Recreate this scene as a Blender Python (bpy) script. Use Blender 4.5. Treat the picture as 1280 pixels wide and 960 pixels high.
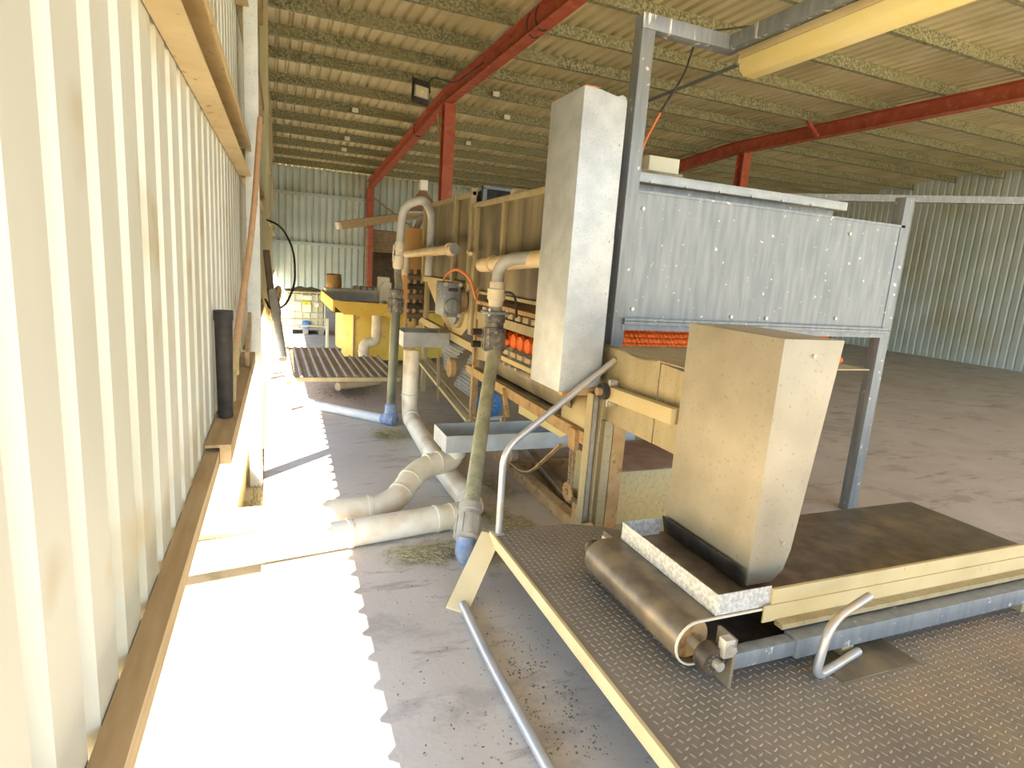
import bpy, bmesh, math, random
from mathutils import Vector, Matrix, noise
random.seed(7)
for o in list(bpy.data.objects): bpy.data.objects.remove(o)
SC = bpy.context.scene
COL = SC.collection

# ------------------------------------------------------------------ camera
F = 744.0
CAM = Vector((0, 0, 1.6))
dX = Vector((2480-640, 465-480, F)); dV = Vector((370-640, 4300-480, F))
up = -dV.normalized(); ex = (dX - dX.dot(up)*up).normalized(); ey = up.cross(ex)
if ey.z < 0: ey = -ey
right = Vector((ex[0], ey[0], up[0])); down = Vector((ex[1], ey[1], up[1])); fwd = Vector((ex[2], ey[2], up[2]))
cam = bpy.data.objects.new('camera', bpy.data.cameras.new('camera')); COL.objects.link(cam)
M3 = Matrix((right, -down, -fwd)).transposed()
cam.matrix_world = Matrix.Translation(CAM) @ M3.to_4x4()
cam.data.sensor_width = 36.0; cam.data.sensor_fit = 'HORIZONTAL'
cam.data.lens = F/1280*36.0; cam.data.clip_start = .02; cam.data.clip_end = 500
SC.camera = cam

# ------------------------------------------------------------------ world, sun, exposure
SUN_DIR = Vector((.70, .69, -.96)).normalized()          # direction the light travels
W = bpy.data.worlds.new('world'); SC.world = W; W.use_nodes = True
nt = W.node_tree; nt.nodes.clear()
sky = nt.nodes.new('ShaderNodeTexSky'); sky.sky_type = 'NISHITA'; sky.sun_disc = False
sky.sun_elevation = math.asin(-SUN_DIR.z); sky.sun_rotation = math.atan2(-SUN_DIR.x, -SUN_DIR.y)
sky.air_density = 1.0; sky.dust_density = .7; sky.ozone_density = 1.0
bg = nt.nodes.new('ShaderNodeBackground'); bg.inputs['Strength'].default_value = .52
wo = nt.nodes.new('ShaderNodeOutputWorld')
nt.links.new(sky.outputs[0], bg.inputs[0]); nt.links.new(bg.outputs[0], wo.inputs[0])
sl = bpy.data.lights.new('sun_offscreen', 'SUN'); sl.energy = 30; sl.angle = .009; sl.color = (1, .83, .58)
so = bpy.data.objects.new('sun_offscreen', sl); COL.objects.link(so)
so.rotation_euler = SUN_DIR.to_track_quat('-Z', 'Y').to_euler(); so.location = (-8, -8, 12)
SC.view_settings.view_transform = 'Standard'; SC.view_settings.look = 'None'
SC.view_settings.gamma = 1; SC.view_settings.use_curve_mapping = False
SC.view_settings.exposure = .40

# ------------------------------------------------------------------ materials
MATS = {}
def mat(name, c1, c2=None, rough=.6, metal=0.0, scale=8.0, detail=6, lo=.35, hi=.65, stretch=(1,1,1),
        c3=None, s3=40.0, lo3=.55, hi3=.7, stretch3=None, bump=0.0, bscale=60.0, emit=None, trans=0.0, kind='noise'):
    if name in MATS: return MATS[name]
    m = bpy.data.materials.new(name); m.use_nodes = True; MATS[name] = m
    n = m.node_tree.nodes; l = m.node_tree.links; p = n['Principled BSDF']
    p.inputs['Roughness'].default_value = rough; p.inputs['Metallic'].default_value = metal
    p.inputs['Base Color'].default_value = (*c1, 1)
    tc = n.new('ShaderNodeTexCoord')
    mp = n.new('ShaderNodeMapping'); mp.inputs['Scale'].default_value = stretch
    l.new(tc.outputs['Object'], mp.inputs['Vector'])
    col = None
    if c2:
        tx = n.new('ShaderNodeTexNoise'); tx.inputs['Scale'].default_value = scale; tx.inputs['Detail'].default_value = detail
        l.new(mp.outputs[0], tx.inputs['Vector'])
        r = n.new('ShaderNodeValToRGB'); r.color_ramp.elements[0].position = lo; r.color_ramp.elements[1].position = hi
        r.color_ramp.elements[0].color = (*c1, 1); r.color_ramp.elements[1].color = (*c2, 1)
        l.new(tx.outputs['Fac'], r.inputs['Fac']); col = r.outputs['Color']
    if c3:
        t3 = n.new('ShaderNodeTexNoise'); t3.inputs['Scale'].default_value = s3; t3.inputs['Detail'].default_value = 3
        if stretch3:
            mp3 = n.new('ShaderNodeMapping'); mp3.inputs['Scale'].default_value = stretch3
            l.new(tc.outputs['Object'], mp3.inputs['Vector']); l.new(mp3.outputs[0], t3.inputs['Vector'])
        else: l.new(tc.outputs['Object'], t3.inputs['Vector'])
        r3 = n.new('ShaderNodeValToRGB'); r3.color_ramp.elements[0].position = lo3; r3.color_ramp.elements[1].position = hi3
        r3.color_ramp.elements[0].color = (0, 0, 0, 1); r3.color_ramp.elements[1].color = (1, 1, 1, 1)
        l.new(t3.outputs['Fac'], r3.inputs['Fac'])
        mx = n.new('ShaderNodeMix'); mx.data_type = 'RGBA'
        l.new(r3.outputs['Color'], mx.inputs[0])
        if col: l.new(col, mx.inputs[6])
        else: mx.inputs[6].default_value = (*c1, 1)
        mx.inputs[7].default_value = (*c3, 1); col = mx.outputs[2]
    if col: l.new(col, p.inputs['Base Color'])
    if bump:
        tb = n.new('ShaderNodeTexNoise'); tb.inputs['Scale'].default_value = bscale; tb.inputs['Detail'].default_value = 4
        l.new(tc.outputs['Object'], tb.inputs['Vector'])
        b = n.new('ShaderNodeBump'); b.inputs['Strength'].default_value = bump; b.inputs['Distance'].default_value = .004
        l.new(tb.outputs['Fac'], b.inputs['Height']); l.new(b.outputs[0], p.inputs['Normal'])
    if emit:
        p.inputs['Emission Color'].default_value = (*emit[:3], 1); p.inputs['Emission Strength'].default_value = emit[3]
    if trans: p.inputs['Transmission Weight'].default_value = trans
    return m

galv = mat('galvanised', (.40,.44,.47), (.50,.54,.57), .45, .25, 9, c3=(.30,.31,.32), s3=170, lo3=.60, hi3=.68)
stainbar = mat('stained_bar', (.20,.225,.25), (.27,.295,.315), .5, .3, 5, stretch=(6,6,.7), c3=(.72,.72,.70), s3=16, lo3=.60, hi3=.66, stretch3=(1.6,1.6,.22))
zincd = mat('dusty_zinc', (.33,.295,.22), (.41,.37,.285), .5, .2, 4, c3=(.28,.24,.18), s3=60, lo3=.62, hi3=.72)
galv_dull = mat('galvanised_dull', (.19,.215,.24), (.26,.285,.305), .5, .3, 5, stretch=(6,6,.7), c3=(.62,.62,.60), s3=26, lo3=.66, hi3=.72)
spangle = mat('spangled_zinc', (.52,.52,.50), (.74,.74,.72), .4, .3, 60, lo=.4, hi=.6, detail=2)
dusty = mat('dusty_steel', (.36,.30,.17), (.43,.365,.22), .6, .15, 6, stretch=(2.5,2.5,.5), c3=(.27,.21,.12), s3=70, lo3=.60, hi3=.72)
dusty2 = mat('dusty_dark_steel', (.14,.12,.085), (.33,.28,.18), .5, .3, 2, stretch=(2.5,2.5,.5), c3=(.10,.085,.065), s3=1.6, lo3=.5, hi3=.75)
dusty_plain = mat('dusty_cream_paint', (.52,.42,.22), (.60,.50,.28), .7, 0, 4, c3=(.45,.34,.2), s3=30, lo3=.66, hi3=.75)
rusty = mat('rusty_steel', (.42,.25,.10), (.50,.35,.17), .8, 0, 9, c3=(.28,.14,.06), s3=22, lo3=.58, hi3=.7)
brownsteel = mat('brown_steel', (.30,.20,.12), (.40,.29,.18), .75, 0, 8)
redox = mat('red_oxide', (.36,.07,.04), (.44,.11,.06), .6, 0, 5, c3=(.46,.17,.07), s3=9, lo3=.55, hi3=.72)
redor = mat('rust_orange_flange', (.48,.15,.05), (.36,.12,.06), .7, 0, 7, c3=(.2,.08,.05), s3=30, lo3=.58, hi3=.68)
roofm = mat('roof_sheet', (.66,.58,.35), (.73,.66,.43), .5, .1, 2, stretch=(2,.3,1), c3=(.52,.45,.26), s3=1.2, lo3=.45, hi3=.75)
purl = mat('mottled_purlin', (.11,.115,.06), (.40,.40,.26), .6, .1, 34, detail=3, lo=.38, hi=.64, stretch=(1,1,1), c3=(.28,.26,.14), s3=1.6, lo3=.35, hi3=.95)
wallm = mat('wall_sheet', (.58,.60,.52), (.70,.72,.66), .5, .1, 2, stretch=(1,1,.3), c3=(.50,.42,.24), s3=3, lo3=.56, hi3=.75)
wallb = mat('back_wall_sheet', (.44,.53,.52), (.54,.62,.62), .5, .1, 1.2, c3=(.40,.40,.26), s3=.7, lo3=.5, hi3=.8)
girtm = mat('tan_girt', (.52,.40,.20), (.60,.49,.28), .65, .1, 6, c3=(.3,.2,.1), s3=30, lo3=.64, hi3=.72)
postm = mat('pale_post', (.60,.64,.62), (.70,.72,.68), .6, .1, 14, c3=(.42,.42,.38), s3=60, lo3=.62, hi3=.7)  # near wall post, paler than the olive posts further along
olive = mat('olive_post', (.42,.38,.22), (.52,.48,.30), .7, 0, 4, stretch=(5,5,.5))
timber = mat('weathered_timber', (.42,.30,.16), (.55,.42,.25), .8, 0, 6, stretch=(5,.6,5))
handle_m = mat('wooden_handle', (.55,.33,.18), (.62,.40,.24), .6, 0, 5, stretch=(6,6,.6))
pvc = mat('cream_pvc', (.66,.58,.43), (.74,.68,.54), .45, 0, 6, c3=(.50,.38,.23), s3=5, lo3=.48, hi3=.72)
pvcw = mat('white_pvc', (.74,.69,.56), (.80,.76,.65), .4, 0, 6, c3=(.58,.46,.30), s3=5, lo3=.52, hi3=.75)
pvct = mat('tan_pvc', (.66,.52,.30), (.74,.62,.40), .45, 0, 6, c3=(.5,.36,.18), s3=8, lo3=.58, hi3=.75)
hose_m = mat('green_hose', (.24,.25,.16), (.37,.36,.24), .5, 0, 7, stretch=(2,2,.6), c3=(.20,.19,.12), s3=50, lo3=.6, hi3=.7)
blackp = mat('black_fitting', (.05,.05,.05), (.20,.19,.17), .6, 0, 16, c3=(.34,.31,.26), s3=30, lo3=.55, hi3=.72)
greyp = mat('grey_fitting', (.30,.29,.26), (.42,.39,.34), .6, 0, 14)
greypipe = mat('grey_hose', (.34,.35,.35), (.46,.46,.44), .5, 0, 10)
black = mat('black_rubber', (.022,.020,.018), (.05,.045,.04), .7, 0, 20)
blacksheen = mat('dusty_belt', (.12,.10,.08), (.20,.17,.13), .34, .35, 14, c3=(.34,.26,.16), s3=5, lo3=.5, hi3=.75)
belt_edge = mat('belt_edge', (.70,.66,.54), None, .6)
bluep = mat('blue_paint', (.04,.16,.42), (.06,.22,.52), .45, 0, 10)
bluefit = mat('blue_fitting', (.12,.20,.38), (.28,.32,.40), .6, 0, 22)
bluegrey = mat('blue_grey_pipe', (.46,.48,.49), (.56,.57,.56), .5, 0, 8)
yellow = mat('yellow_tank', (.66,.46,.06), (.74,.55,.12), .55, 0, 3, c3=(.62,.30,.05), s3=9, lo3=.6, hi3=.74)
paleyel = mat('pale_yellow', (.74,.60,.24), (.78,.66,.34), .55, 0, 3)
orange = mat('orange_bristle', (.90,.19,.02), (.72,.11,.01), .6, 0, 60, bump=.9, bscale=150)
orangec = mat('orange_cable', (.75,.22,.06), None, .5)
white = mat('white_plastic', (.78,.76,.66), (.82,.80,.72), .45, 0, 5)
ibcm = mat('ibc_bottle', (.58,.62,.46), (.66,.70,.56), .4, 0, 3)
ibcage = mat('cage_tube', (.55,.56,.46), (.62,.63,.54), .45, .2, 8)
labelw = mat('label_white', (.72,.74,.62), None, .5)
labely = mat('label_yellow_green', (.62,.70,.02), None, .5)
labelr = mat('label_red', (.75,.12,.03), None, .5)
brown = mat('brown_drum', (.28,.17,.05), (.36,.23,.08), .4, .2, 4)
conc = None
steelb = mat('bolt_steel', (.46,.44,.40), (.56,.53,.47), .4, .5, 20)
pipegalv = mat('galvanised_pipe', (.46,.48,.52), (.58,.58,.57), .35, .5, 6, stretch=(1,1,1), c3=(.55,.46,.32), s3=7, lo3=.55, hi3=.75)
chk = mat('checker_plate', (.22,.20,.175), (.31,.28,.235), .5, .25, 3.2, lo=.3, hi=.7, c3=(.38,.29,.19), s3=1.7, lo3=.54, hi3=.75)
lugm = mat('tread_lug_worn', (.30,.28,.25), (.37,.34,.30), .42, .3, 3)
edgey = mat('dusty_edge', (.60,.49,.27), (.68,.57,.34), .65, 0, 6)
diff = mat('yellowed_diffuser', (.82,.68,.26), (.86,.74,.36), .35, 0, 4)
glass = mat('floodlight_glass', (.78,.76,.64), (.86,.84,.74), .15, .3, 14)
slatb = mat('dark_slat', (.11,.085,.06), (.17,.13,.09), .7, 0, 3, stretch=(.6,3,3))
straw = mat('straw', (.52,.44,.26), (.34,.30,.16), .9, 0, 25)
grassm = mat('dry_grass', (.26,.24,.11), (.40,.36,.18), .9, 0, 18)
leafg = mat('green_leaf', (.14,.26,.10), (.22,.36,.14), .7, 0, 10)
crumb = mat('dirt_crumbs', (.13,.11,.09), (.24,.20,.16), .95, 0, 20)
groundm = mat('outside_ground', (.38,.32,.21), (.45,.39,.27), .9, 0, 2.5, c3=(.27,.25,.14), s3=5, lo3=.6, hi3=.72)

def floor_material():
    m = bpy.data.materials.new('concrete_floor'); m.use_nodes = True
    n = m.node_tree.nodes; l = m.node_tree.links; p = n['Principled BSDF']
    p.inputs['Roughness'].default_value = .8
    tc = n.new('ShaderNodeTexCoord')
    def nz(scale, detail, stretch=(1,1,1), rough=.55):
        mp = n.new('ShaderNodeMapping'); mp.inputs['Scale'].default_value = stretch; l.new(tc.outputs['Object'], mp.inputs[0])
        t = n.new('ShaderNodeTexNoise'); t.inputs['Scale'].default_value = scale; t.inputs['Detail'].default_value = detail
        t.inputs['Roughness'].default_value = rough; l.new(mp.outputs[0], t.inputs['Vector']); return t.outputs['Fac']
    def ramp(src, a, b, ca, cb):
        r = n.new('ShaderNodeValToRGB'); e = r.color_ramp.elements
        e[0].position = a; e[1].position = b; e[0].color = (*ca, 1); e[1].color = (*cb, 1); l.new(src, r.inputs[0]); return r.outputs[0]
    def mix(f, a, c):
        x = n.new('ShaderNodeMix'); x.data_type = 'RGBA'; l.new(f, x.inputs[0]); l.new(a, x.inputs[6]); x.inputs[7].default_value = (*c, 1); return x.outputs[2]
    base = ramp(nz(2.2, 8), .3, .7, (.50,.46,.405), (.58,.54,.48))
    base = mix(ramp(nz(1.5, 9, (1,1.5,1), .7), .55, .63, (0,0,0), (.62,)*3), base, (.32,.295,.265))
    base = mix(ramp(nz(3.4, 8, (.6,2.4,1), .68), .585, .64, (0,0,0), (.6,)*3), base, (.28,.245,.215))
    base = mix(ramp(nz(34, 5, (1,1,1), .7), .63, .70, (0,0,0), (.8,)*3), base, (.17,.15,.12))
    base = mix(ramp(nz(.6, 3), .5, .7, (0,0,0), (.45,)*3), base, (.41,.33,.25))
    l.new(base, p.inputs['Base Color'])
    b = n.new('ShaderNodeBump'); b.inputs['Strength'].default_value = .35; b.inputs['Distance'].default_value = .004
    l.new(nz(40, 6), b.inputs['Height']); l.new(b.outputs[0], p.inputs['Normal'])
    return m
conc = floor_material()

# ------------------------------------------------------------------ mesh helpers
def fillet(pts, rad, n=6):
    pts = [Vector(p) for p in pts]; out = [pts[0]]
    for i in range(1, len(pts)-1):
        a, b, c = pts[i-1], pts[i], pts[i+1]
        d1 = (a-b); d2 = (c-b); r = min(rad, d1.length*.49, d2.length*.49)
        p, q = b + d1.normalized()*r, b + d2.normalized()*r
        for k in range(n+1):
            t = k/n; out.append(p*(1-t)**2 + b*2*t*(1-t) + q*t*t)
    out.append(pts[-1]); return out

class MB:
    def __init__(s): s.bm = bmesh.new()
    def _take(s, tmp):
        me = bpy.data.meshes.new('tmp'); tmp.to_mesh(me); tmp.free(); s.bm.from_mesh(me); bpy.data.meshes.remove(me)
    def obox(s, c, ax, ay, az, bev=0.0):
        t = bmesh.new(); c = Vector(c)
        vs = [t.verts.new(c + ax*i + ay*j + az*k) for i in (-1,1) for j in (-1,1) for k in (-1,1)]
        for f in ((0,1,3,2),(4,6,7,5),(0,4,5,1),(2,3,7,6),(0,2,6,4),(1,5,7,3)): t.faces.new([vs[i] for i in f])
        bmesh.ops.recalc_face_normals(t, faces=t.faces)
        if bev: bmesh.ops.bevel(t, geom=list(t.edges), offset=bev, segments=2, affect='EDGES', profile=.5)
        s._take(t); return s
    def box(s, x0, x1, y0, y1, z0, z1, bev=0.0):
        return s.obox(((x0+x1)/2,(y0+y1)/2,(z0+z1)/2), Vector(((x1-x0)/2,0,0)), Vector((0,(y1-y0)/2,0)), Vector((0,0,(z1-z0)/2)), bev)
    def bar(s, p, q, w, h, upv=(0,0,1), bev=0.0):
        p, q = Vector(p), Vector(q); d = q-p; u = Vector(upv)
        sd = d.cross(u)
        if sd.length < 1e-6: sd = d.cross(Vector((1,0,0)))
        sd.normalize(); u = sd.cross(d).normalized()
        return s.obox((p+q)/2, d/2, sd*w/2, u*h/2, bev)
    def tube(s, pts, r, n=14, caps=True, closed=False):
        pts = [Vector(p) for p in pts]; N = len(pts); bm = s.bm
        rr = r if isinstance(r, (list, tuple)) else [r]*N
        tg = []
        for i in range(N):
            a = pts[i-1] if (i > 0 or closed) else pts[i]; b = pts[(i+1) % N] if (i < N-1 or closed) else pts[i]
            tg.append((b-a).normalized())
        nv = tg[0].orthogonal().normalized(); rings = []
        for i in range(N):
            nv = (nv - tg[i]*nv.dot(tg[i]))
            if nv.length < 1e-6: nv = tg[i].orthogonal()
            nv.normalize(); bv = tg[i].cross(nv)
            rings.append([bm.verts.new(pts[i] + (nv*math.cos(2*math.pi*k/n) + bv*math.sin(2*math.pi*k/n))*rr[i]) for k in range(n)])
        for i in range(N if closed else N-1):
            A, B = rings[i], rings[(i+1) % N]
            for k in range(n): bm.faces.new((A[k], A[(k+1) % n], B[(k+1) % n], B[k]))
        if caps and not closed:
            bm.faces.new(rings[0][::-1]); bm.faces.new(rings[-1])
        return s
    def cyl(s, p, q, r, r2=None, n=20): return s.tube([p, q], [r, r if r2 is None else r2], n)
    def lathe(s, p, q, prof, n=20):
        p, q = Vector(p), Vector(q); return s.tube([p.lerp(q, t) for t, _ in prof], [r for _, r in prof], n)
    def pipe_open(s, pts, r, th, n=18):
        # hollow pipe with a visible bore at the first end
        pts = [Vector(p) for p in pts]; ri = r-th; d = (pts[1]-pts[0]).normalized()
        inner = pts[0] + d*min(.12, (pts[1]-pts[0]).length*.6)
        return s.tube([inner, pts[0], pts[0]] + pts[1:], [ri, ri] + [r]*len(pts), n)
    def prism(s, poly, axis, a, b, bev=0.0):
        t = bmesh.new()
        def P(u, v, w): return {'x': (w,u,v), 'y': (u,w,v), 'z': (u,v,w)}[axis]
        A = [t.verts.new(P(u,v,a)) for u, v in poly]; B = [t.verts.new(P(u,v,b)) for u, v in poly]
        n = len(poly); t.faces.new(A); t.faces.new(B[::-1])
        for i in range(n): t.faces.new((A[i], B[i], B[(i+1) % n], A[(i+1) % n]))
        bmesh.ops.recalc_face_normals(t, faces=t.faces)
        if bev: bmesh.ops.bevel(t, geom=list(t.edges), offset=bev, segments=2, affect='EDGES', profile=.5)
        s._take(t); return s
    def sheet(s, prof, y_axis_pts, th=.004):
        # prof: list of points (Vector), swept over list of offset vectors, with thickness by doubled surface
        bm = s.bm; rows = [[bm.verts.new(p+o) for p in prof] for o in y_axis_pts]
        for i in range(len(rows)-1):
            for j in range(len(prof)-1): bm.faces.new((rows[i][j], rows[i][j+1], rows[i+1][j+1], rows[i+1][j]))
        return s
    def build(s, name, m, parent=None, smooth=True, solid=0.0, kind=None, ang=35):
        bm = s.bm
        bmesh.ops.recalc_face_normals(bm, faces=bm.faces)
        if parent is None:
            xs = [v.co for v in bm.verts]; base = Vector(((min(v.x for v in xs)+max(v.x for v in xs))/2, (min(v.y for v in xs)+max(v.y for v in xs))/2, min(v.z for v in xs)))
        else:
            base = Vector((0,0,0)); p = parent
            while p is not None: base += p.location; p = p.parent
        me = bpy.data.meshes.new(name)
        for v in bm.verts: v.co -= base
        bm.to_mesh(me); bm.free()
        if smooth:
            for p in me.polygons: p.use_smooth = True
            me.set_sharp_from_angle(angle=math.radians(ang))
        me.materials.append(m)
        o = bpy.data.objects.new(name, me); COL.objects.link(o)
        if parent is None: o.location = base
        else: o.parent = parent
        if solid:
            md = o.modifiers.new('solid', 'SOLIDIFY'); md.thickness = solid; md.offset = 0
        if kind: o['kind'] = kind
        return o

def T(name, label, cat, loc, group=None):
    o = bpy.data.objects.new(name, None); COL.objects.link(o); o.location = loc; o.empty_display_size = .1
    return tag(o, label, cat, group)
def tag(o, label, cat, group=None):
    o['label'] = label; o['category'] = cat
    if group: o['group'] = group
    return o
def share(src, name, loc, parent):
    o = bpy.data.objects.new(name, src.data); COL.objects.link(o); o.parent = parent; o.location = loc
    for md in src.modifiers:
        c = o.modifiers.new(md.name, md.type); c.thickness = md.thickness; c.offset = md.offset
    return o
def V(*a): return Vector(a)

def trapezoid(n, pitch, h, wide=.60):
    """(along, height) profile of ribbed cladding: flat pans with narrow ribs"""
    out = []
    for i in range(n):
        a = i*pitch
        out += [(a, 0), (a+pitch*wide, 0), (a+pitch*(wide+.13), h), (a+pitch*(.87), h)]
    out.append((n*pitch, 0)); return out

# ================================================================== SETTING
fl = MB().box(-.055, 17, -3.2, 20.0, -.12, 0).build('floor', conc, smooth=False); fl['kind'] = 'structure'
g = MB()
g.box(-60, 60, -60, 60, -.35, -.05)
gr = g.build('ground', groundm, smooth=False); gr['kind'] = 'structure'

# ---- roof -----------------------------------------------------------------
RIDGE = 11.0
def roof_z(y): return 4.78 - (.0 if y < RIDGE else (y-RIDGE)*.072) - max(0, RIDGE-y)*.012
c = MB(); NP = 100
prof = trapezoid(NP, .172, .042, .56)
ys = [-3.3, 0, 4, 8, RIDGE, 14, 17, 20.2]
rows = [[c.bm.verts.new((-.36+a, y, roof_z(y)+h)) for a, h in prof] for y in ys]
for i in range(len(rows)-1):
    for j in range(len(prof)-1): c.bm.faces.new((rows[i][j], rows[i][j+1], rows[i+1][j+1], rows[i+1][j]))
ceil = c.build('ceiling', roofm, smooth=False, solid=.0); ceil['kind'] = 'structure'
for i in range(-9, 12):
    y = 7.67 + 1.12*i
    if y > 19.9: break
    z = roof_z(y); s = -.072 if y > RIDGE else .012
    m = MB()
    d, fw = .175, .062
    # Z section: top flange, web, bottom flange with lip
    m.box(-.3, 16.8, y-.002, y+.002, z-d, z-.001)
    m.box(-.3, 16.8, y, y+fw, z-.005, z-.001)
    m.box(-.3, 16.8, y-fw, y, z-d, z-d+.004)
    m.box(-.3, 16.8, y-fw-.002, y-fw+.002, z-d, z-d+.018)
    m.build('purlin', purl, ceil, smooth=False)

# ---- red beams and posts ----------------------------------------------------
def beam_line(x, mats, label, z_off=0.0, y0=-3):
    t = T('roof_beam', label, 'beam', (x, 10, 0))
    def zb(y): return roof_z(y) - .175 - .24
    for k, (a, b) in enumerate(((y0, RIDGE), (RIDGE, 19.95))):
        for part, (w, lo, hi), mm in (('web', (.03, .012, .23), mats[0]), ('bottom_flange', (.17, 0, .014), mats[1]), ('top_flange', (.17, .226, .24), mats[0])):
            m = MB(); m.prism([(a, zb(a)+lo), (b, zb(b)+lo), (b, zb(b)+hi), (a, zb(a)+hi)], 'x', x-w/2, x+w/2)
            m.build(part, mm, t, smooth=False)
    return t, zb
b1, zb = beam_line(2.92, (redox, redox), 'long rusty red oxide roof beam running above the hoppers')
b2, _ = beam_line(9.4, (redox, redox), 'red roof beam on the far side of the shed behind the grey panel')
def ibeam_post(x, y, z1, m, label, w=.2, d=.2):
    t = T('steel_post', label, 'post', (x, y, 0))
    MB().box(x-.006, x+.006, y-d/2+.01, y+d/2-.01, 0, z1).build('web', m, t, smooth=False)
    for s in (-1, 1): MB().box(x-w/2, x+w/2, y+s*d/2-.01, y+s*d/2+.01, 0, z1).build('flange', m, t, smooth=False)
    return t
ibeam_post(2.95, 10.95, zb(10.95)-.015, redox, 'red oxide steel post rising behind the hopper tops')
ibeam_post(2.92, 19.75, zb(19.75)-.015, redox, 'red oxide steel post against the back wall')
ibeam_post(9.45, 10.75, zb(10.75)-.015, redox, 'red post under the roof beam behind the grey panel')
ibeam_post(9.45, 19.75, zb(19.75)-.015, redox, 'red post on the back wall below the beam behind the grey panel')
tag(MB().bar((2.90,11.55,4.325), (2.93,11.078,3.2), .035, .035).build('knee_brace', rusty), 'thin rusty knee brace beside the red post behind the hoppers', 'brace')
t = tag(MB().bar((9.02,8.757,4.582), (9.32,8.757,4.352), .05, .05).build('knee_brace', redox), 'short red fly brace from purlin down to the beam behind the grey panel', 'brace')
for y in (6.9, 7.15, 13.2):
    m = MB(); zz = zb(y); n = 22
    m.tube([(2.92+.10*math.cos(a), y, zz+.12+.145*math.sin(a)) for a in [2*math.pi*k/n for k in range(n)]], .008, 8, closed=True)
    m.build('cable_loop', black, b1)

# ---- left wall ----------------------------------------------------------------
def wx(y): return -.255 + .016*y
ZB = .85
def zbot(y): return .83 + .008*y
c = MB(); n = int(23.2/.172)+2
prof = trapezoid(n, .172, .032, .62)
rows = [[c.bm.verts.new((wx(-3.2+a)-h, -3.2+a, z)) for a, h in prof] for z in (0, 1)]
for k_, row in enumerate(rows):
    for v in row: v.co.z = 5.0 if k_ else zbot(v.co.y)
for j in range(len(prof)-1): c.bm.faces.new((rows[0][j], rows[0][j+1], rows[1][j+1], rows[1][j]))
wl = c.build('wall_left', wallm, smooth=False, solid=.002); wl['kind'] = 'structure'
def along(m, x0, x1, y0, y1, z0, z1):
    """prism following the slightly skewed wall line; x given relative to the sheet"""
    vs = [(wx(y0)+x0, y0), (wx(y0)+x1, y0), (wx(y1)+x1, y1), (wx(y1)+x0, y1)]
    return m.prism(vs, 'z', z0, z1)
BAYS = ((-3.2, 4.36), (4.46, 8.0), (8.1, 13.2), (13.3, 19.9))          # girts butt against the posts
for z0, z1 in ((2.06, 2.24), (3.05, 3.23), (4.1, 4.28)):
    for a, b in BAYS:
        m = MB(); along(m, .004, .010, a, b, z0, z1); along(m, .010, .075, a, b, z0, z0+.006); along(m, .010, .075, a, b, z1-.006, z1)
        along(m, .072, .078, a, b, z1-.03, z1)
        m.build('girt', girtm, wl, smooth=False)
for a, b in BAYS:
    m = MB(); m.prism([(a, zbot(a)+.005), (b, zbot(b)+.005), (b, zbot(b)+.055), (a, zbot(a)+.055)], 'x', .003, .05)
    for v in m.bm.verts: v.co.x += wx(v.co.y)
    m.build('bottom_rail', timber, wl, smooth=False)
p = MB(); p.box(-.145, -.062, 4.36, 4.46, -.05, roof_z(4.4)-.18, .004)
tag(p.build('wall_post', postm), 'pale square post with the wooden shovel handle against it', 'post')
p = MB(); p.box(-.095, -.005, 8.0, 8.1, -.05, roof_z(8)-.18, .004)
tag(p.build('wall_post', olive), 'olive brown wall post beside the coiled hoses', 'post')
p = MB(); p.box(-.115, -.02, .2, .3, -.05, roof_z(0)-.16, .004)
p.bm.free()
p = MB(); p.box(-.038, .05, 13.2, 13.3, -.05, roof_z(13.2)-.18, .004)
tag(p.build('wall_post', olive), 'olive brown wall post behind the liquid tank cage', 'post')

c = MB(); prof = trapezoid(int(23.2/.19), .19, .032, .62)
rows = [[c.bm.verts.new((16.75+h, -3.2+a, z)) for a, h in prof] for z in (0, 5.0)]
for j in range(len(prof)-1): c.bm.faces.new((rows[0][j], rows[0][j+1], rows[1][j+1], rows[1][j]))
wr = c.build('wall_right_added', wallb, smooth=False, solid=.002); wr['kind'] = 'structure'  # wall added to cut the light coming in from the open right side
# ---- back wall ----------------------------------------------------------------
def back_panel(x0, x1, z0, z1):
    n = max(1, round((x1-x0)/.205)); pt = (x1-x0)/n
    prof = trapezoid(n, pt, .055, .6); m = MB()
    rows = [[m.bm.verts.new((x0+a, 20.0+h, z)) for a, h in prof] for z in (z0, z1)]
    for j in range(len(prof)-1): m.bm.faces.new((rows[0][j], rows[0][j+1], rows[1][j+1], rows[1][j]))
    return m
wb = back_panel(.062, 2.87, .40, 4.15).build('wall_back', wallb, smooth=False, solid=.002); wb['kind'] = 'structure'
back_panel(2.87, 5.2, 2.5, 4.15).build('sheet_over_doorway', wallb, wb, smooth=False)
back_panel(5.2, 17.0, 0.0, 4.15).build('wall_sheet', wallb, wb, smooth=False)
for z in (3.37, 1.90):
    m = MB(); m.box(.072, 2.86, 19.93, 19.998, z-.045, z+.045); m.box(.072, 2.86, 19.90, 19.93, z+.03, z+.045); m.box(.072, 2.86, 19.90, 19.93, z-.045, z-.03)
    m.build('girt', wallb, wb, smooth=False)
MB().box(.072, 2.86, 19.96, 20.0, .36, .44).build('bottom_girt', wallb, wb, smooth=False)
d1 = MB().box(2.9, 5.2, 20.3, 23.2, -.05, 2.8)
dd = MB(); dd.box(2.88, 2.93, 20.06, 23, 0, 2.6); dd.box(5.15, 5.2, 20.06, 23, 0, 2.6); dd.box(2.88, 5.2, 20.06, 23, 2.55, 2.6); dd.box(2.88, 5.2, 22.95, 23, 0, 2.6)
d1.bm.free()
d = dd.build('door_1', brownsteel, smooth=False); d['kind'] = 'structure'
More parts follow.
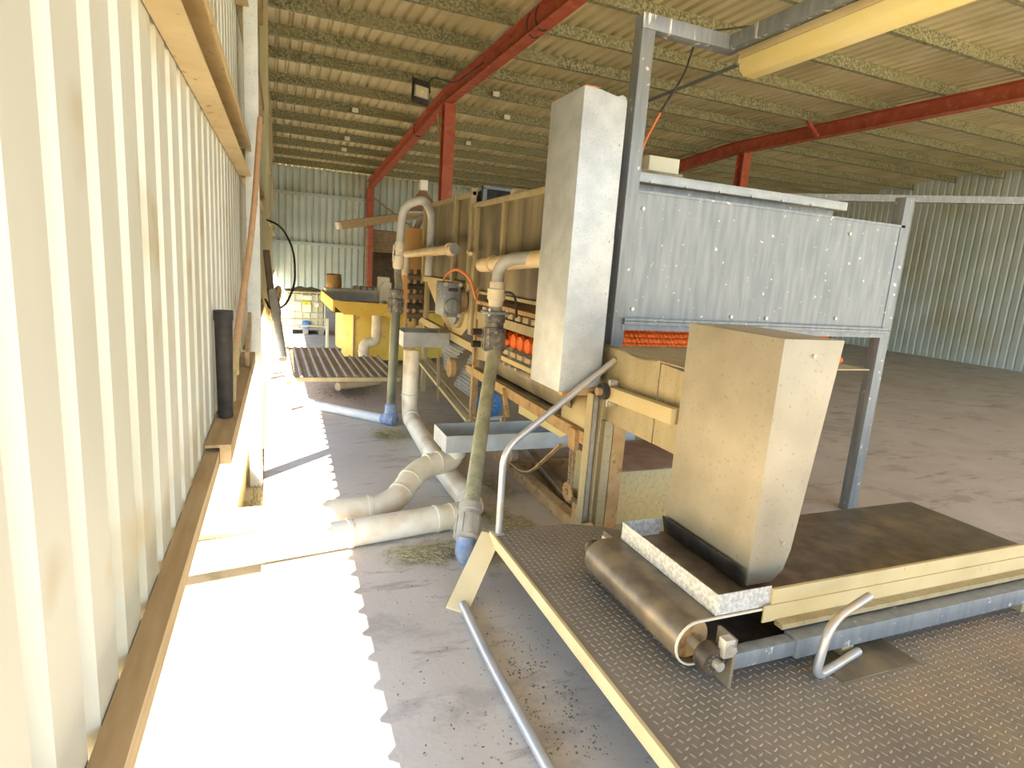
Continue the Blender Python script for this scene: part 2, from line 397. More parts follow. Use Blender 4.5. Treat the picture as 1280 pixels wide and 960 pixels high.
for k in range(8):
    z = 2.48 - k*.085
    MB().box(2.95, 5.15, 20.02, 20.05, z-.078, z, .006).build('shutter_slat', brownsteel, d)

# ================================================================== CHECKER PLATE WALKWAY
PZ = .25
wk = T('walkway', 'checker plate walkway with cream edge strip beside the machine', 'walkway', (1.9, 1.5, 0))
PL = [(1.062,.15), (3.6,.15), (3.6,2.2), (2.2,2.3), (1.95,2.38), (1.66,2.62), (1.5,2.69), (1.062,2.69)]
MB().prism(PL, 'z', PZ-.006, PZ).build('checker_plate', chk, wk, smooth=False)
def inside(x, y, mrg=.014):
    ok = False; n = len(PL)
    for i in range(n):
        (xa, ya), (xb, yb) = PL[i], PL[(i+1) % n]
        if (ya > y) != (yb > y) and x < (xb-xa)*(y-ya)/(yb-ya)+xa: ok = not ok
        L = math.hypot(xb-xa, yb-ya); t = max(0, min(1, ((x-xa)*(xb-xa)+(y-ya)*(yb-ya))/L/L))
        if math.hypot(x-xa-t*(xb-xa), y-ya-t*(yb-ya)) < mrg: return False
    return ok
m = MB(); pit = .0285
for i in range(-2, 95):
    for j in range(0, 95):
        x = 1.07+i*pit; y = .3+j*pit
        if not inside(x, y): continue
        a = math.radians(22 if (i+j) % 2 else 112)
        u = V(math.cos(a), math.sin(a), 0)*.0125; w = V(-math.sin(a), math.cos(a), 0)*.0042; cc = V(x, y, PZ)
        q = [m.bm.verts.new(cc+e) for e in (-u, -u*.35+w, u*.35+w, u, u*.35-w, -u*.35-w)]
        ta = m.bm.verts.new(cc-u*.45+V(0,0,.0024)); tb = m.bm.verts.new(cc+u*.45+V(0,0,.0024))
        F_ = m.bm.faces.new
        F_((q[0], q[1], ta)); F_((q[1], q[2], tb, ta)); F_((q[2], q[3], tb)); F_((q[3], q[4], tb)); F_((q[4], q[5], ta, tb)); F_((q[5], q[0], ta))
m.build('tread_lugs', lugm, wk, smooth=False, kind='stuff')
MB().box(1.046, 1.062, .15, 2.7, PZ-.055, PZ+.004, .002).build('edge_strip', edgey, wk)
MB().box(1.062, 1.64, 2.655, 2.685, PZ-.05, PZ-.006).build('end_angle', edgey, wk, smooth=False)
# slanting foot plate and the pipe lying along the floor from it
leg = MB(); A, B = V(1.055,2.69,.235), V(.80,2.42,.005)
leg.prism([(0,0),(1,0),(1,1),(0,1)], 'z', 0, .001) if False else None
s_ = V(.075, -.0, .0)
leg.obox((A+B)/2, (B-A)/2, V(.045,-.045,0)*.9, V(.0,.0,.004)+V(.002,.002,0))
leg.build('slanting_leg', edgey, wk, smooth=False)
MB().tube(fillet([(.83,2.42,.03), (.815,2.0,.03), (.82,1.2,.03), (.83,.1,.03)], .2), .022, 14).build('floor_pipe', pipegalv, wk)
for x, y in ((1.3,.4), (1.5,2.6), (3.5,.4), (2.6,2.2)):
    MB().box(x-.03, x+.03, y-.03, y+.03, 0, PZ-.006).build('leg', edgey, wk)
hr = MB().tube(fillet([(1.085,2.665,PZ), (1.083,2.665,.66), (1.13,2.675,.735), (1.732,2.755,1.148)], .12), .0175, 16)
hr.build('handrail', pipegalv, wk)
m = MB(); m.box(1.06,1.11,2.64,2.69,PZ,PZ+.006); m.build('rail_foot', pipegalv, wk)

# ================================================================== BELT CONVEYOR (runs to the right under the chute)
cv = T('belt_conveyor', 'short belt conveyor with galvanised lip on the checker plate walkway', 'conveyor', (2.3, 1.8, PZ))
Y0, Y1, RX, RZ, RR = 1.475, 2.13, 1.375, .355, .086
XE = 3.4
loop = []
for k in range(13):
    a = math.pi/2 + math.pi*k/12; loop.append((RX+RR*math.cos(a), RZ+RR*math.sin(a)))
for k in range(13):
    a = -math.pi/2 + math.pi*k/12; loop.append((XE+RR*math.cos(a), RZ+RR*math.sin(a)))
m = MB(); n = len(loop)
outer = loop; cx = lambda p, e: ((p[0]-RX)*e/RR, 0)
def inset(p, e):
    x0 = RX if p[0] <= RX+1e-6 else (XE if p[0] >= XE-1e-6 else p[0])
    return (x0+(p[0]-x0)*(1-e/RR), RZ+(p[1]-RZ)*(1-e/RR))
inn = [inset(p, .007) for p in loop]
ro = [[m.bm.verts.new((p[0], y, p[1])) for p in outer] for y in (Y0+.004, Y1)]
ri = [[m.bm.verts.new((p[0], y, p[1])) for p in inn] for y in (Y0+.004, Y1)]
for i in range(n):
    j = (i+1) % n
    m.bm.faces.new((ro[0][i], ro[0][j], ro[1][j], ro[1][i])); m.bm.faces.new((ri[0][j], ri[0][i], ri[1][i], ri[1][j]))
    m.bm.faces.new((ro[1][i], ro[1][j], ri[1][j], ri[1][i]))
belt = m.build('belt', blacksheen, cv)
m = MB()
r2 = [[m.bm.verts.new((p[0], y, p[1])) for p in q] for y in (Y0-.003, Y0+.004) for q in (outer, inn)]
for i in range(n):
    j = (i+1) % n
    m.bm.faces.new((r2[0][i], r2[0][j], r2[1][j], r2[1][i]))
    m.bm.faces.new((r2[0][j], r2[0][i], r2[2][i], r2[2][j])); m.bm.faces.new((r2[1][i], r2[1][j], r2[3][j], r2[3][i]))
m.build('cut_edge', belt_edge, belt)
dr = MB().lathe((RX,Y0+.03,RZ), (RX,Y1-.02,RZ), [(0,.05),(.0001,.076),(1,.076),(1.0001,.05)], 28).build('roller_drum', rusty, cv)
MB().cyl((RX,Y0-.13,RZ-.005), (RX,Y1+.12,RZ-.005), .017, n=16).build('shaft', steelb, cv)
for y, s in ((Y0-.075, -1), (Y1+.05, 1)):
    b = MB().lathe((RX,y-.028,RZ-.005), (RX,y+.028,RZ-.005), [(0,.030),(.0001,.048),(.15,.052),(.85,.052),(1,.048),(1.0001,.03)], 26).build('bearing_housing', mat('greasy_iron', (.05,.042,.034), (.13,.10,.07), .5, .3, 18), cv)
    rr = MB()
    for k in range(12):
        a = 2*math.pi*k/12
        rr.cyl((RX+.031*math.cos(a),y-.032,RZ-.005+.031*math.sin(a)), (RX+.031*math.cos(a),y-.026,RZ-.005+.031*math.sin(a)), .006, n=8)
    rr.build('ball_race', slatb, b)
    pl = MB().box(RX+.055, RX+.067, y-.045, y+.04, RZ-.1025 if s < 0 else RZ-.02, RZ+.08).build('slotted_plate', dusty2, cv)
    MB().box(RX+.012, RX+.055, y-.05, y-.015, RZ+.018, RZ+.085, .004).build('clamp_block', steelb, pl)
    MB().cyl((RX+.035,y-.066,RZ+.055), (RX+.035,y-.05,RZ+.055), .015, n=6).build('bolt', steelb, pl)
MB().box(RX+.067, 1.74, Y0-.10, Y0-.05, RZ-.055, RZ+.005, .004).build('take_up_tube', galv_dull, cv)
MB().box(1.74, 3.3, Y0-.108, Y0-.042, RZ-.063, RZ+.013, .003).build('side_tube', galv_dull, cv)
MB().box(1.66, 3.3, Y0-.012, Y0-.006, RZ+.035, RZ+.10).build('side_skirt', dusty_plain, cv)
MB().box(1.72, 3.3, Y0-.05, Y0-.012, RZ+.02, RZ+.04).build('frame_channel', dusty, cv, smooth=False)
MB().box(RX+.067, 3.3, Y1+.03, Y1+.08, RZ-.055, RZ+.005, .004).build('side_tube', galv_dull, cv)
for x in (1.98, 3.1):
    for y in (Y0-.105, Y1+.03):
        MB().box(x, x+.06, y, y+.06, PZ, RZ-.063).build('leg', dusty, cv)
MB().box(1.86, 2.25, Y0-.22, Y0+.02, PZ, PZ+.006).build('foot_plate', dusty2, cv, smooth=False)
lip = MB()
L0, L1, LX = RZ+RR+.002, RZ+RR+.082, 1.452
lip.box(LX, LX+.004, Y0+.01, Y1-.02, L0, L1)
lip.box(LX, 1.66, Y1-.024, Y1-.02, L0, L1)
lip.build('galvanised_lip', spangle, cv, smooth=False)
MB().box(LX, 1.70, Y0+.006, Y0+.01, L0, L1).build('lip_end', spangle, cv, smooth=False)
MB().box(1.70, 3.3, Y0-.005, Y0+.008, L0-.03, L1-.01).build('side_board', dusty_plain, cv, smooth=False)
m = MB().tube(fillet([(2.05,Y0-.12,.50), (1.80,Y0-.17,.47), (1.76,Y0-.18,.2665), (1.86,Y0-.16,.2665), (2.05,Y0-.12,.272)], .09), .0155, 14)
m.build('bent_guard_pipe', pipegalv, cv)

# ================================================================== TALL CHUTE BOX ON THE CONVEYOR
cb = T('chute_box', 'large dusty sheet metal chute box standing over the conveyor belt', 'chute', (1.83, 1.88, L0))
BX, BY0, BY1 = 1.70, 1.60, 2.13
m = MB()
prof = [(BX, .455), (BX+.13, .455), (BX+.18, .50), (BX+.205, .58), (BX+.30, 1.42), (BX, 1.42)]
m.prism(prof, 'y', BY0, BY1, .003)
m.build('body', zincd, cb)
m = MB().obox((BX-.013,(BY0+BY1)/2,.487), V(.010,0,-.038), V(0,(BY1-BY0)/2-.01,0), V(.003,0,.002)).build('rubber_skirt', black, cb, smooth=False)
for z in (.62, 1.36):
    MB().cyl((BX+.15,BY0-.009,z), (BX+.15,BY0,z), .007, n=8).build('screw', steelb, cb)

# ================================================================== TALL GALVANISED CHAIN GUARD
cg = T('chain_guard', 'tall pale galvanised chain guard hung on the machine side', 'guard', (1.55, 2.98, .95))
gx0, gx1, gy0, gy1, gz0, gz1 = 1.425, 1.672, 2.79, 3.17, .965, 2.487
body = MB()
t = bmesh.new()
vs = {}
poly = [(gx0, gz0), (gx1-.02, gz0+.03), (gx1, gz0+.05), (gx1, gz1-.03), (gx1-.012, gz1-.008), (gx1-.03, gz1), (gx1-.06, gz1-.012), (gx0+.09, gz1+.006), (gx0+.02, gz1+.012), (gx0, gz1+.01)]
t.free()
body.prism(poly, 'y', gy0, gy1, .002)
body.build('body', galv, cg)
MB().box(gx0+.004, gx0+.09, gy0-.001, gy1-.01, gz1+.008, gz1+.014).build('rusty_top_edge', redor, cg, smooth=False)
for x, z in ((gx1-.012, 1.50), (gx1-.022, 1.77), (gx1-.02, 1.05), (gx1-.02, 2.25)):
    MB().cyl((x,gy0-.006,z), (x,gy0,z), .006, n=8).build('screw', steelb, cg)
MB().box(gx1-.02, gx1+.02, gy0+.03, gy1+.1, gz0+.02, gz1-.7).build('backing_flange', galv_dull, cg, smooth=False)
MB().box(gx0+.05, gx1+.06, gy0+.05, gy0+.10, gz0-.03, gz0+.012).build('rusty_bracket', rusty, cg, smooth=False)

# ================================================================== FEED HOPPER (grey panel, gantry frame)
fh = T('feed_hopper', 'grey sheet metal feed hopper with a square tube gantry frame', 'hopper', (2.8, 3.1, 0))
GX0, GX1, GY = 1.785, 1.865, 2.90
MB().box(GX0, GX1, GY, GY+.08, 1.15, 2.86, .004).build('gantry_post', galv_dull, fh)
MB().box(GX0, 2.42, GY, GY+.08, 2.86, 2.935, .004).build('gantry_top_bar', stainbar, fh)
MB().box(2.345, 2.42, 1.2, GY, 2.86, 2.935, .004).build('gantry_side_bar', stainbar, fh)
MB().box(GX1-.005, 4.0, GY+.006, GY+.012, 1.35, 2.06).build('front_panel', galv_dull, fh, smooth=False)
MB().box(GX1-.005, 4.0, GY+.0, GY+.014, 2.052, 2.066).build('panel_top_edge', galv_dull, fh, smooth=False)
m = MB(); m.box(GX1-.02, 4.0, GY-.028, GY+.004, 1.335, 1.355); m.box(GX1-.02, 4.0, GY-.004, GY+.004, 1.30, 1.335); m.box(GX1-.02,4.0,GY-.028,GY-.022,1.352,1.37)
m.build('bottom_angle', galv_dull, fh, smooth=False)
MB().box(GX1-.005, 4.0, 3.50, 3.51, 1.35, 2.22).build('back_panel', galv_dull, fh, smooth=False)
MB().box(GX1-.02, 4.05, 3.42, 3.50, 2.20, 2.26, .003).build('back_rail', galv, fh)
MB().box(GX1, GX1+.008, GY+.08, 3.5, 1.35, 2.2).build('side_panel', galv_dull, fh, smooth=False)
MB().box(3.96, 4.05, GY, GY+.08, 0, 2.25, .004).build('gantry_post', galv_dull, fh)
for x, z in ((1.905,1.42),(1.905,1.97),(2.62,1.40),(2.9,1.40),(3.5,1.42),(3.5,1.97)):
    MB().cyl((x,GY-.003,z), (x,GY+.008,z), .011, n=12).build('bolt_head', steelb, fh)
for k in range(7):
    MB().cyl((2.0+.28*k,3.41,2.205), (2.0+.28*k,3.42,2.205), .008, n=8).build('bolt_head', steelb, fh)
# lower legs: channel, dusty tube, brown rear tube
m = MB(); m.box(1.632, 1.637, 2.775, 2.84, 0, .955); m.box(1.637, 1.695, 2.835, 2.84, 0, .955); m.box(1.69,1.695,2.775,2.84,0,.955)
m.build('channel_leg', dusty, fh, smooth=False)
MB().box(1.655, 1.685, 2.80, 2.83, .2, .95, .004).build('threaded_bar', greyp, fh)
MB().box(1.735, 1.79, 2.79, 2.84, 0, .795, .003).build('tube_leg', dusty, fh)
MB().box(1.80, 1.885, 2.80, 2.87, 0, .795, .003).build('brown_leg', rusty, fh)
MB().box(GX0-.02, GX0+.06, GY, GY+.08, .8, 1.16, .003).build('post_foot', dusty, fh)
# orange brush rollers seen under the panel
def brush_mesh(L, r, NR=44, amp=.010):
    m = MB(); NS = 20; rings = []
    for i in range(NR+1):
        x = L*i/NR
        rings.append([m.bm.verts.new((x, (r+amp*((i % 2) - .5)+random.uniform(-amp*.3,amp*.3))*math.cos(2*math.pi*k/NS+.12*i), (r+amp*((i % 2)-.5)+random.uniform(-amp*.3,amp*.3))*math.sin(2*math.pi*k/NS+.12*i))) for k in range(NS)])
    for i in range(NR):
        for k in range(NS): m.bm.faces.new((rings[i][k], rings[i][(k+1) % NS], rings[i+1][(k+1) % NS], rings[i+1][k]))
    m.bm.faces.new(rings[0][::-1]); m.bm.faces.new(rings[-1]); return m
first = None
for k in range(8):
    y, z = 3.05+.03*k, 1.115+.03*k
    if first is None:
        m = brush_mesh(1.9, .024, 120, .006)
        for v in m.bm.verts: v.co += V(1.90, y, z)
        first = m.build('orange_brush', orange, fh, smooth=False)
    else: share(first, 'orange_brush', (0, .03*k, .03*k), fh)

# ---- elevator side plate with take up arm ---------------------------------------
ev = T('elevator_side', 'dusty tan elevator side plate with bolted take-up arm below the orange brushes', 'side plate', (1.74, 2.5, .8))
m = MB(); m.prism([(2.36,.80),(2.885,.80),(2.905,1.205),(2.36,1.205)], 'x', 1.738, 1.744, .001); m.build('front_plate', dusty, ev, smooth=False)
MB().prism([(2.15,.80),(2.354,.80),(2.354,1.20),(2.15,1.19)], 'x', 1.742, 1.748, .001).build('rear_plate', dusty, ev, smooth=False)
MB().box(1.738, 2.9, 2.15, 2.88, 1.205, 1.211).build('top_flange', dusty, ev, smooth=False)
MB().bar((1.70,2.71,.975), (1.70,2.15,.99), .05, .075, bev=.003).build('take_up_arm', dusty_plain, ev)
br = MB().box(1.675, 1.737, 2.70, 2.715, .90, 1.05, .002).build('pivot_bracket', steelb, ev)
MB().cyl((1.615,2.715,.985), (1.737,2.715,.985), .022, n=18).build('pivot_shaft', brownsteel, br)
MB().lathe((1.64,2.715,.985), (1.675,2.715,.985), [(0,.03),(.001,.045),(.9,.045),(1,.03)], 20).build('bearing', black, br)
for z in (.925, 1.035):
    MB().cyl((1.70,2.68,z), (1.70,2.70,z), .017, n=6).build('bolt', steelb, br)
MB().tube(fillet([(1.732,2.38,1.213),(1.73,2.52,1.195),(1.734,2.72,1.214),(1.738,2.88,1.216)], .1), .006, 8).build('torn_edge', dusty2, ev)

# ---- drive cabinet on the plate --------------------------------------------------
dc = T('drive_cabinet', 'low speckled tan cabinet with dusty brown top behind the conveyor', 'cabinet', (2.4, 3.4, 0))
MB().box(2.035, 2.75, 3.1, 3.70, 0, .365, .004).build('body', mat('speckled_tan', (.60,.48,.22), (.68,.56,.29), .7, 0, 30, c3=(.40,.30,.14), s3=60, lo3=.58, hi3=.68), dc)
MB().box(2.025, 2.76, 3.09, 3.71, .365, .373, .003).build('dusty_top', brownsteel, dc)

# ================================================================== MAIN WASHING MACHINE
wm = T('washing_machine', 'long dusty tan steel washing and sorting machine with open hoppers', 'machine', (2.4, 5.2, 0))
MX = 1.75
# near hopper A and far hopper B
MB().box(MX+.035, MX+.043, 3.55, 5.40, 1.36, 2.14).build('hopper_panel', dusty2, wm, smooth=False)
m = MB(); m.box(MX-.005, MX+.045, 3.55, 5.47, 2.125, 2.165, .003); m.build('hopper_top_rail', dusty, wm)
for y in (4.66, 5.36):
    MB().box(MX, MX+.045, y, y+(.05 if y < 5 else .09), 1.0 if y < 5 else .95, 2.125, .003).build('hopper_stiffener', dusty, wm)
MB().box(MX+.01, MX+.035, 3.55, 5.36, 1.35, 1.375).build('hopper_bottom_rail', dusty, wm, smooth=False)
MB().box(MX+.05, 3.0, 5.36, 5.40, 1.0, 2.14).build('hopper_end_panel', dusty2, wm, smooth=False)
MB().box(2.95, 3.0, 3.55, 7.4, 1.0, 2.16).build('hopper_far_panel', dusty2, wm, smooth=False)
MB().box(MX+.03, MX+.038, 5.50, 7.38, 1.42, 2.24).build('hopper_panel', dusty2, wm, smooth=False)
m = MB(); m.box(MX-.01, MX+.04, 5.49, 7.42, 2.235, 2.275, .003); m.build('hopper_top_rail', dusty, wm)
MB().box(MX-.01, MX+.035, 5.48, 7.40, 1.37, 1.43, .003).build('hopper_bottom_rail', dusty_plain, wm)
for y, mm, e in ((6.02, dusty, .05), (7.30, dusty, .09), (5.49, dusty, .05)):
    MB().box(MX-.02, MX+.03, y, y+e, 1.35, 2.30 if y < 7 else 2.24, .003).build('hopper_stiffener', mm, wm)
MB().box(MX+.03, 3.0, 7.38, 7.42, 1.0, 2.24).build('hopper_end_panel', dusty2, wm, smooth=False)
# lower plates with the drive mount
m = MB(); m.prism([(7.25,1.37),(5.52,1.37),(5.52,1.0),(5.72,.90),(6.15,.90),(6.6,1.05)], 'x', MX+.02, MX+.028); m.build('drive_plate', dusty_plain, wm, smooth=False)
MB().prism([(5.30,.98),(4.5,1.0),(4.5,1.17),(5.30,1.17)], 'x', MX+.01, MX+.018).build('cover_plate', dusty, wm, smooth=False)
MB().prism([(5.28,.74),(4.78,.78),(4.78,.97),(5.28,.95)], 'x', MX+.028, MX+.034).build('lower_plate', dusty, wm, smooth=False)
# frame
for (x, y, z1, mm) in ((MX+.01,5.24,1.0,rusty),(MX,7.2,1.4,dusty),(2.9,5.24,1.2,dusty),(2.9,7.2,1.2,dusty),(2.9,3.2,1.2,dusty)):
    MB().box(x, x+.055, y, y+.055, 0, z1, .003).build('leg', mm, wm)
MB().box(MX-.012, MX+.008, 5.19, 5.215, .15, 1.42, .002).build('leg_flange', rusty, wm)
MB().bar((MX+.02,7.5,.885), (MX+.02,5.25,.84), .05, .075).build('upper_rail', dusty_plain, wm, smooth=False)
MB().bar((MX,5.4,.625), (MX,3.02,.62), .012, .075).build('lower_rail', rusty, wm, smooth=False)
MB().bar((MX+.03,5.4,.66), (MX+.03,3.02,.655), .06, .008).build('lower_rail_flange', rusty, wm, smooth=False)
MB().bar((MX,4.6,.04), (MX,2.9,.04), .012, .075).build('base_rail', rusty, wm, smooth=False)
MB().bar((MX+.035,4.6,.079), (MX+.035,2.9,.079), .07, .006).build('base_rail_flange', rusty, wm, smooth=False)
MB().bar((2.08,4.6,.05), (1.86,3.1,.05), .06, .06).build('base_brace', brownsteel, wm, smooth=False)
MB().bar((MX,4.25,.04), (2.95,4.25,.04), .06, .075).build('cross_rail', rusty, wm, smooth=False)
MB().bar((MX,5.3,.04), (2.95,5.3,.04), .06, .075).build('cross_rail', rusty, wm, smooth=False)
m = MB(); m.box(MX-.02,MX+.12,3.0,3.07,.20,.206); m.box(MX-.02,MX-.014,3.0,3.07,.08,.2); m.build('foot_bracket', rusty, wm, smooth=False)
MB().bar((MX-.04,7.3,.40), (MX-.04,5.15,.17), .05, .03).build('walk_rail', dusty_plain, wm, smooth=False)
MB().bar((MX+.06,7.3,.42), (MX+.06,5.15,.19), .08, .01).build('walk_rail_flange', dusty_plain, wm, smooth=False)
# rollers and bearings seen between the rails
for k in range(13):
    y = 3.62+.155*k
    MB().cyl((MX+.055,y,1.235), (2.9,y,1.235), .05, n=14).build('sorting_roller', brownsteel, wm) if k < 10 else None
    if k < 10: MB().box(MX+.008, MX+.03, y-.05, y+.05, 1.20, 1.245, .004).build('roller_cap', dusty, wm)
MB().bar((MX+.005,5.2,1.155), (MX+.005,3.55,1.155), .02, .07).build('roller_rail', dusty, wm, smooth=False)
MB().bar((MX+.005,5.2,1.275), (MX+.005,3.55,1.275), .03, .03).build('roller_rail', rusty, wm, smooth=False)
first = None
for k in range(9):
    y = 3.7+.145*k
    if first is None:
        m = brush_mesh(1.0, .062)
        for v in m.bm.verts: v.co += V(MX+.06, y, 1.02)
        first = m.build('orange_brush', orange, wm, smooth=False)
    else: share(first, 'orange_brush', (0, .145*k, 0), wm)
for k in range(9):
    y = 3.7+.145*k
    MB().box(MX+.0, MX+.03, y-.055, y+.045, .915, .955, .004).build('brush_bearing', dusty, wm)
MB().bar((MX-.005,4.9,.88), (MX-.005,3.2,.88), .02, .035).build('brush_rail', dusty_plain, wm, smooth=False)
for k in range(5):
    MB().cyl((MX-.03,4.6-.12*k,.845), (MX,4.6-.12*k,.845), .010, n=8).build('rail_bolt', steelb, wm)
# curved chute under the brushes
prof = [V(MX+.01,0,.87), V(MX+.012,0,.80), V(MX+.03,0,.74), V(MX+.07,0,.69), V(MX+.14,0,.66), V(MX+.25,0,.65)]
MB().sheet(prof, [V(0,3.28,0), V(0,4.9,0)]).build('curved_chute', dusty2, wm, solid=.004)
MB().sheet([V(MX+.02,0,.665), V(MX+.10,0,.66), V(MX+.2,0,.64)], [V(0,3.05,0), V(0,4.9,0)]).build('chute_floor', dusty2, wm, solid=.004)
MB().prism([(4.25,.47),(3.5,.49),(3.3,.58),(3.6,.60),(4.25,.54)], 'x', MX+.08, MX+.086).build('yellow_deflector', paleyel, wm, smooth=False)
prof = [V(MX+.02+.12*(1-math.cos(a)), 0, .70+.14*math.sin(a)) for a in [i*math.pi/2/6 for i in range(-2, 7)]]
MB().sheet(prof, [V(0,2.984,0), V(0,3.4,0)]).build('end_chute', dusty_plain, wm, solid=.004)
# perforated guard wings
for poly in ([(5.62,.80),(6.6,.80),(6.35,.42)], [(5.36,.80),(5.36,.36),(5.95,.36)]):
    y0 = min(p[0] for p in poly); y1 = max(p[0] for p in poly); z0 = min(p[1] for p in poly); z1 = max(p[1] for p in poly)
    def inp(y, z):
        s = [ (poly[(i+1)%3][0]-poly[i][0])*(z-poly[i][1])-(poly[(i+1)%3][1]-poly[i][1])*(y-poly[i][0]) for i in range(3)]
        return all(v >= 0 for v in s) or all(v <= 0 for v in s)
    m = MB(); st = .04
    for a in range(int((y1-y0)/st)+1):
        for b in range(int((z1-z0)/st)+1):
            y, z = y0+a*st+(st/2 if b % 2 else 0), z0+b*st
            if not inp(y, z): continue
            bm = m.bm; hs = st/2*1.02; ho = st*.27; x = MX+.05
            O = [bm.verts.new((x, y+hs*u, z+hs*w)) for u, w in ((-1,-1),(0,-1),(1,-1),(1,0),(1,1),(0,1),(-1,1),(-1,0))]
            I = [bm.verts.new((x, y+ho*math.cos(q), z+ho*math.sin(q))) for q in [math.radians(225+45*i) for i in range(8)]]
            for i in range(8): bm.faces.new((O[i], O[(i+1) % 8], I[(i+1) % 8], I[i]))
    m.build('perforated_guard', galv_dull, wm, smooth=False, solid=.003)
# chains, sprocket, strap
def chain(p, q, parent):
    p, q = V(*p), V(*q); n = max(2, int((q-p).length/.022)); m = MB()
    for i in range(n):
        cc = p.lerp(q, (i+.5)/n); m.obox(cc, V(.006 if i % 2 else .010,0,0), V(0,.008,0), (q-p)/n*.46, .001)
    return m.build('drive_chain', brownsteel, parent, smooth=False)
chain((MX-.02,3.155,.60), (MX-.02,3.135,.28), wm); chain((MX-.02,3.11,.60), (MX-.02,3.10,.28), wm); chain((MX-.02,4.33,.58), (MX-.02,4.25,.30), wm)
sp = MB()
poly = []
for k in range(48):
    a = 2*math.pi*k/48; r = .066 if k % 4 < 2 else .056; poly.append((3.135+r*math.cos(a), .245+r*math.sin(a)))
sp.prism(poly, 'x', MX-.03, MX-.02); sp.cyl((MX-.045,3.135,.245), (MX-.01,3.135,.245), .02, n=14)
sp.build('sprocket', rusty, wm, smooth=False)
MB().box(MX-.035, MX+.0, 3.09, 3.18, .53, .66, .003).build('chain_bracket', rusty, wm)
pts = fillet([(MX-.03,4.12,.12),(MX-.03,3.75,.13),(MX-.03,3.26,.52)], .35, 10)
m = MB()
for i in range(len(pts)-1): m.bar(pts[i], pts[i+1], .03, .012, upv=(0,1,1))
m.build('curved_strap', rusty, wm, smooth=False)
m = MB(); m.box(MX-.05,MX-.03,4.09,4.17,.07,.22,.003); m.build('strap_bracket', rusty, wm)
MB().lathe((MX-.05,4.06,.19), (MX+.0,4.06,.19), [(0,.02),(.01,.055),(.99,.055),(1,.02)], 18).build('chain_wheel', brownsteel, wm)
m = MB(); m.bar((MX-.03,4.33,.66),(MX-.03,4.20,.45),.03,.012); m.bar((MX-.03,4.31,.42),(MX-.03,4.27,.10),.03,.03); m.build('swing_lever', rusty, wm, smooth=False)
# rods and shaft bits on the far end
m = MB(); m.bar((MX-.06,6.25,.62),(MX-.06,6.15,.12),.025,.02); m.build('hanging_rod', brownsteel, wm, smooth=False)
MB().cyl((MX-.05,5.85,.55), (MX+.0,5.85,.55), .10, n=22).build('idler_wheel', rusty, wm)
for z in (.93, 1.04):
    MB().cyl((MX-.08,5.05,z-.02), (MX,5.05,z-.02), .03, n=16).build('grease_cap', black, wm)
# shaft column at the far end of the machine
m = MB(); m.box(MX-.05,MX-.01,7.45,7.5,.8,1.5); m.box(MX-.14,MX-.10,7.44,7.5,.85,1.5)
m.build('valve_column', slatb, wm, smooth=False)
for k in range(5):
    MB().lathe((MX-.18,7.40,.93+.12*k), (MX+.02,7.40,.93+.12*k), [(0,.02),(.02,.04),(.4,.03),(.6,.045),(.98,.04),(1,.02)], 12).build('knuckle', black if k % 2 else slatb, wm)
MB().box(MX, 3.0, 4.45, 4.55, 2.167, 2.203, .003).build('hopper_cross_bar', dusty, wm)
# box frame on top of the hoppers
m = MB(); m.box(1.93,2.32,5.75,5.80,2.34,2.37); m.box(1.93,1.97,5.75,5.80,2.14,2.35); m.build('top_box_frame', galv_dull, wm, smooth=False)
MB().box(1.97,2.32,5.78,6.6,2.15,2.34).build('top_box', black, wm, smooth=False)

# ---- gear motor -----------------------------------------------------------------
gm = T('gear_motor', 'small grey gear motor on a round disc beside an orange cable', 'motor', (1.68, 5.65, 1.2))
MB().lathe((MX-.02,5.82,1.165), (MX+.02,5.82,1.165), [(0,.18),(.0005,.20),(1,.20)], 36).build('mounting_disc', dusty, gm)
MB().lathe((MX-.05,5.82,1.165), (MX-.02,5.82,1.165), [(0,.14),(.0005,.165),(1,.165)], 32).build('face_disc', galv_dull, gm)
MB().box(MX-.24, MX-.07, 5.48, 5.80, 1.10, 1.43, .02).build('gear_case', galv_dull, gm)
MB().box(MX-.20, MX-.11, 5.466, 5.482, 1.345, 1.375, .004).build('name_plate', black, gm)
MB().lathe((MX-.155,5.44,1.21), (MX-.155,5.482,1.21), [(0,.045),(.1,.065),(1,.075)], 20).build('front_boss', galv_dull, gm)
for x in (MX-.225, MX-.085):
    for z in (1.12, 1.41):
        MB().lathe((x,5.462,z), (x,5.49,z), [(0,.012),(.05,.02),(1,.02)], 10).build('corner_lug', steelb, gm)
MB().lathe((MX-.07,5.60,1.26), (MX+.0,5.60,1.26), [(0,.10),(.1,.11),(1,.11)], 20).build('motor_end', brownsteel, gm)
tag(MB().tube(fillet([(1.705,5.95,1.23),(1.61,5.97,1.38),(1.6,5.76,1.49),(1.6,5.5,1.55),(1.6,5.3,1.55),(1.68,5.22,1.48),(1.733,5.2,1.3)], .15), .012, 10).build('orange_cable', orangec), 'orange cable arching over the small grey gear motor', 'cable')

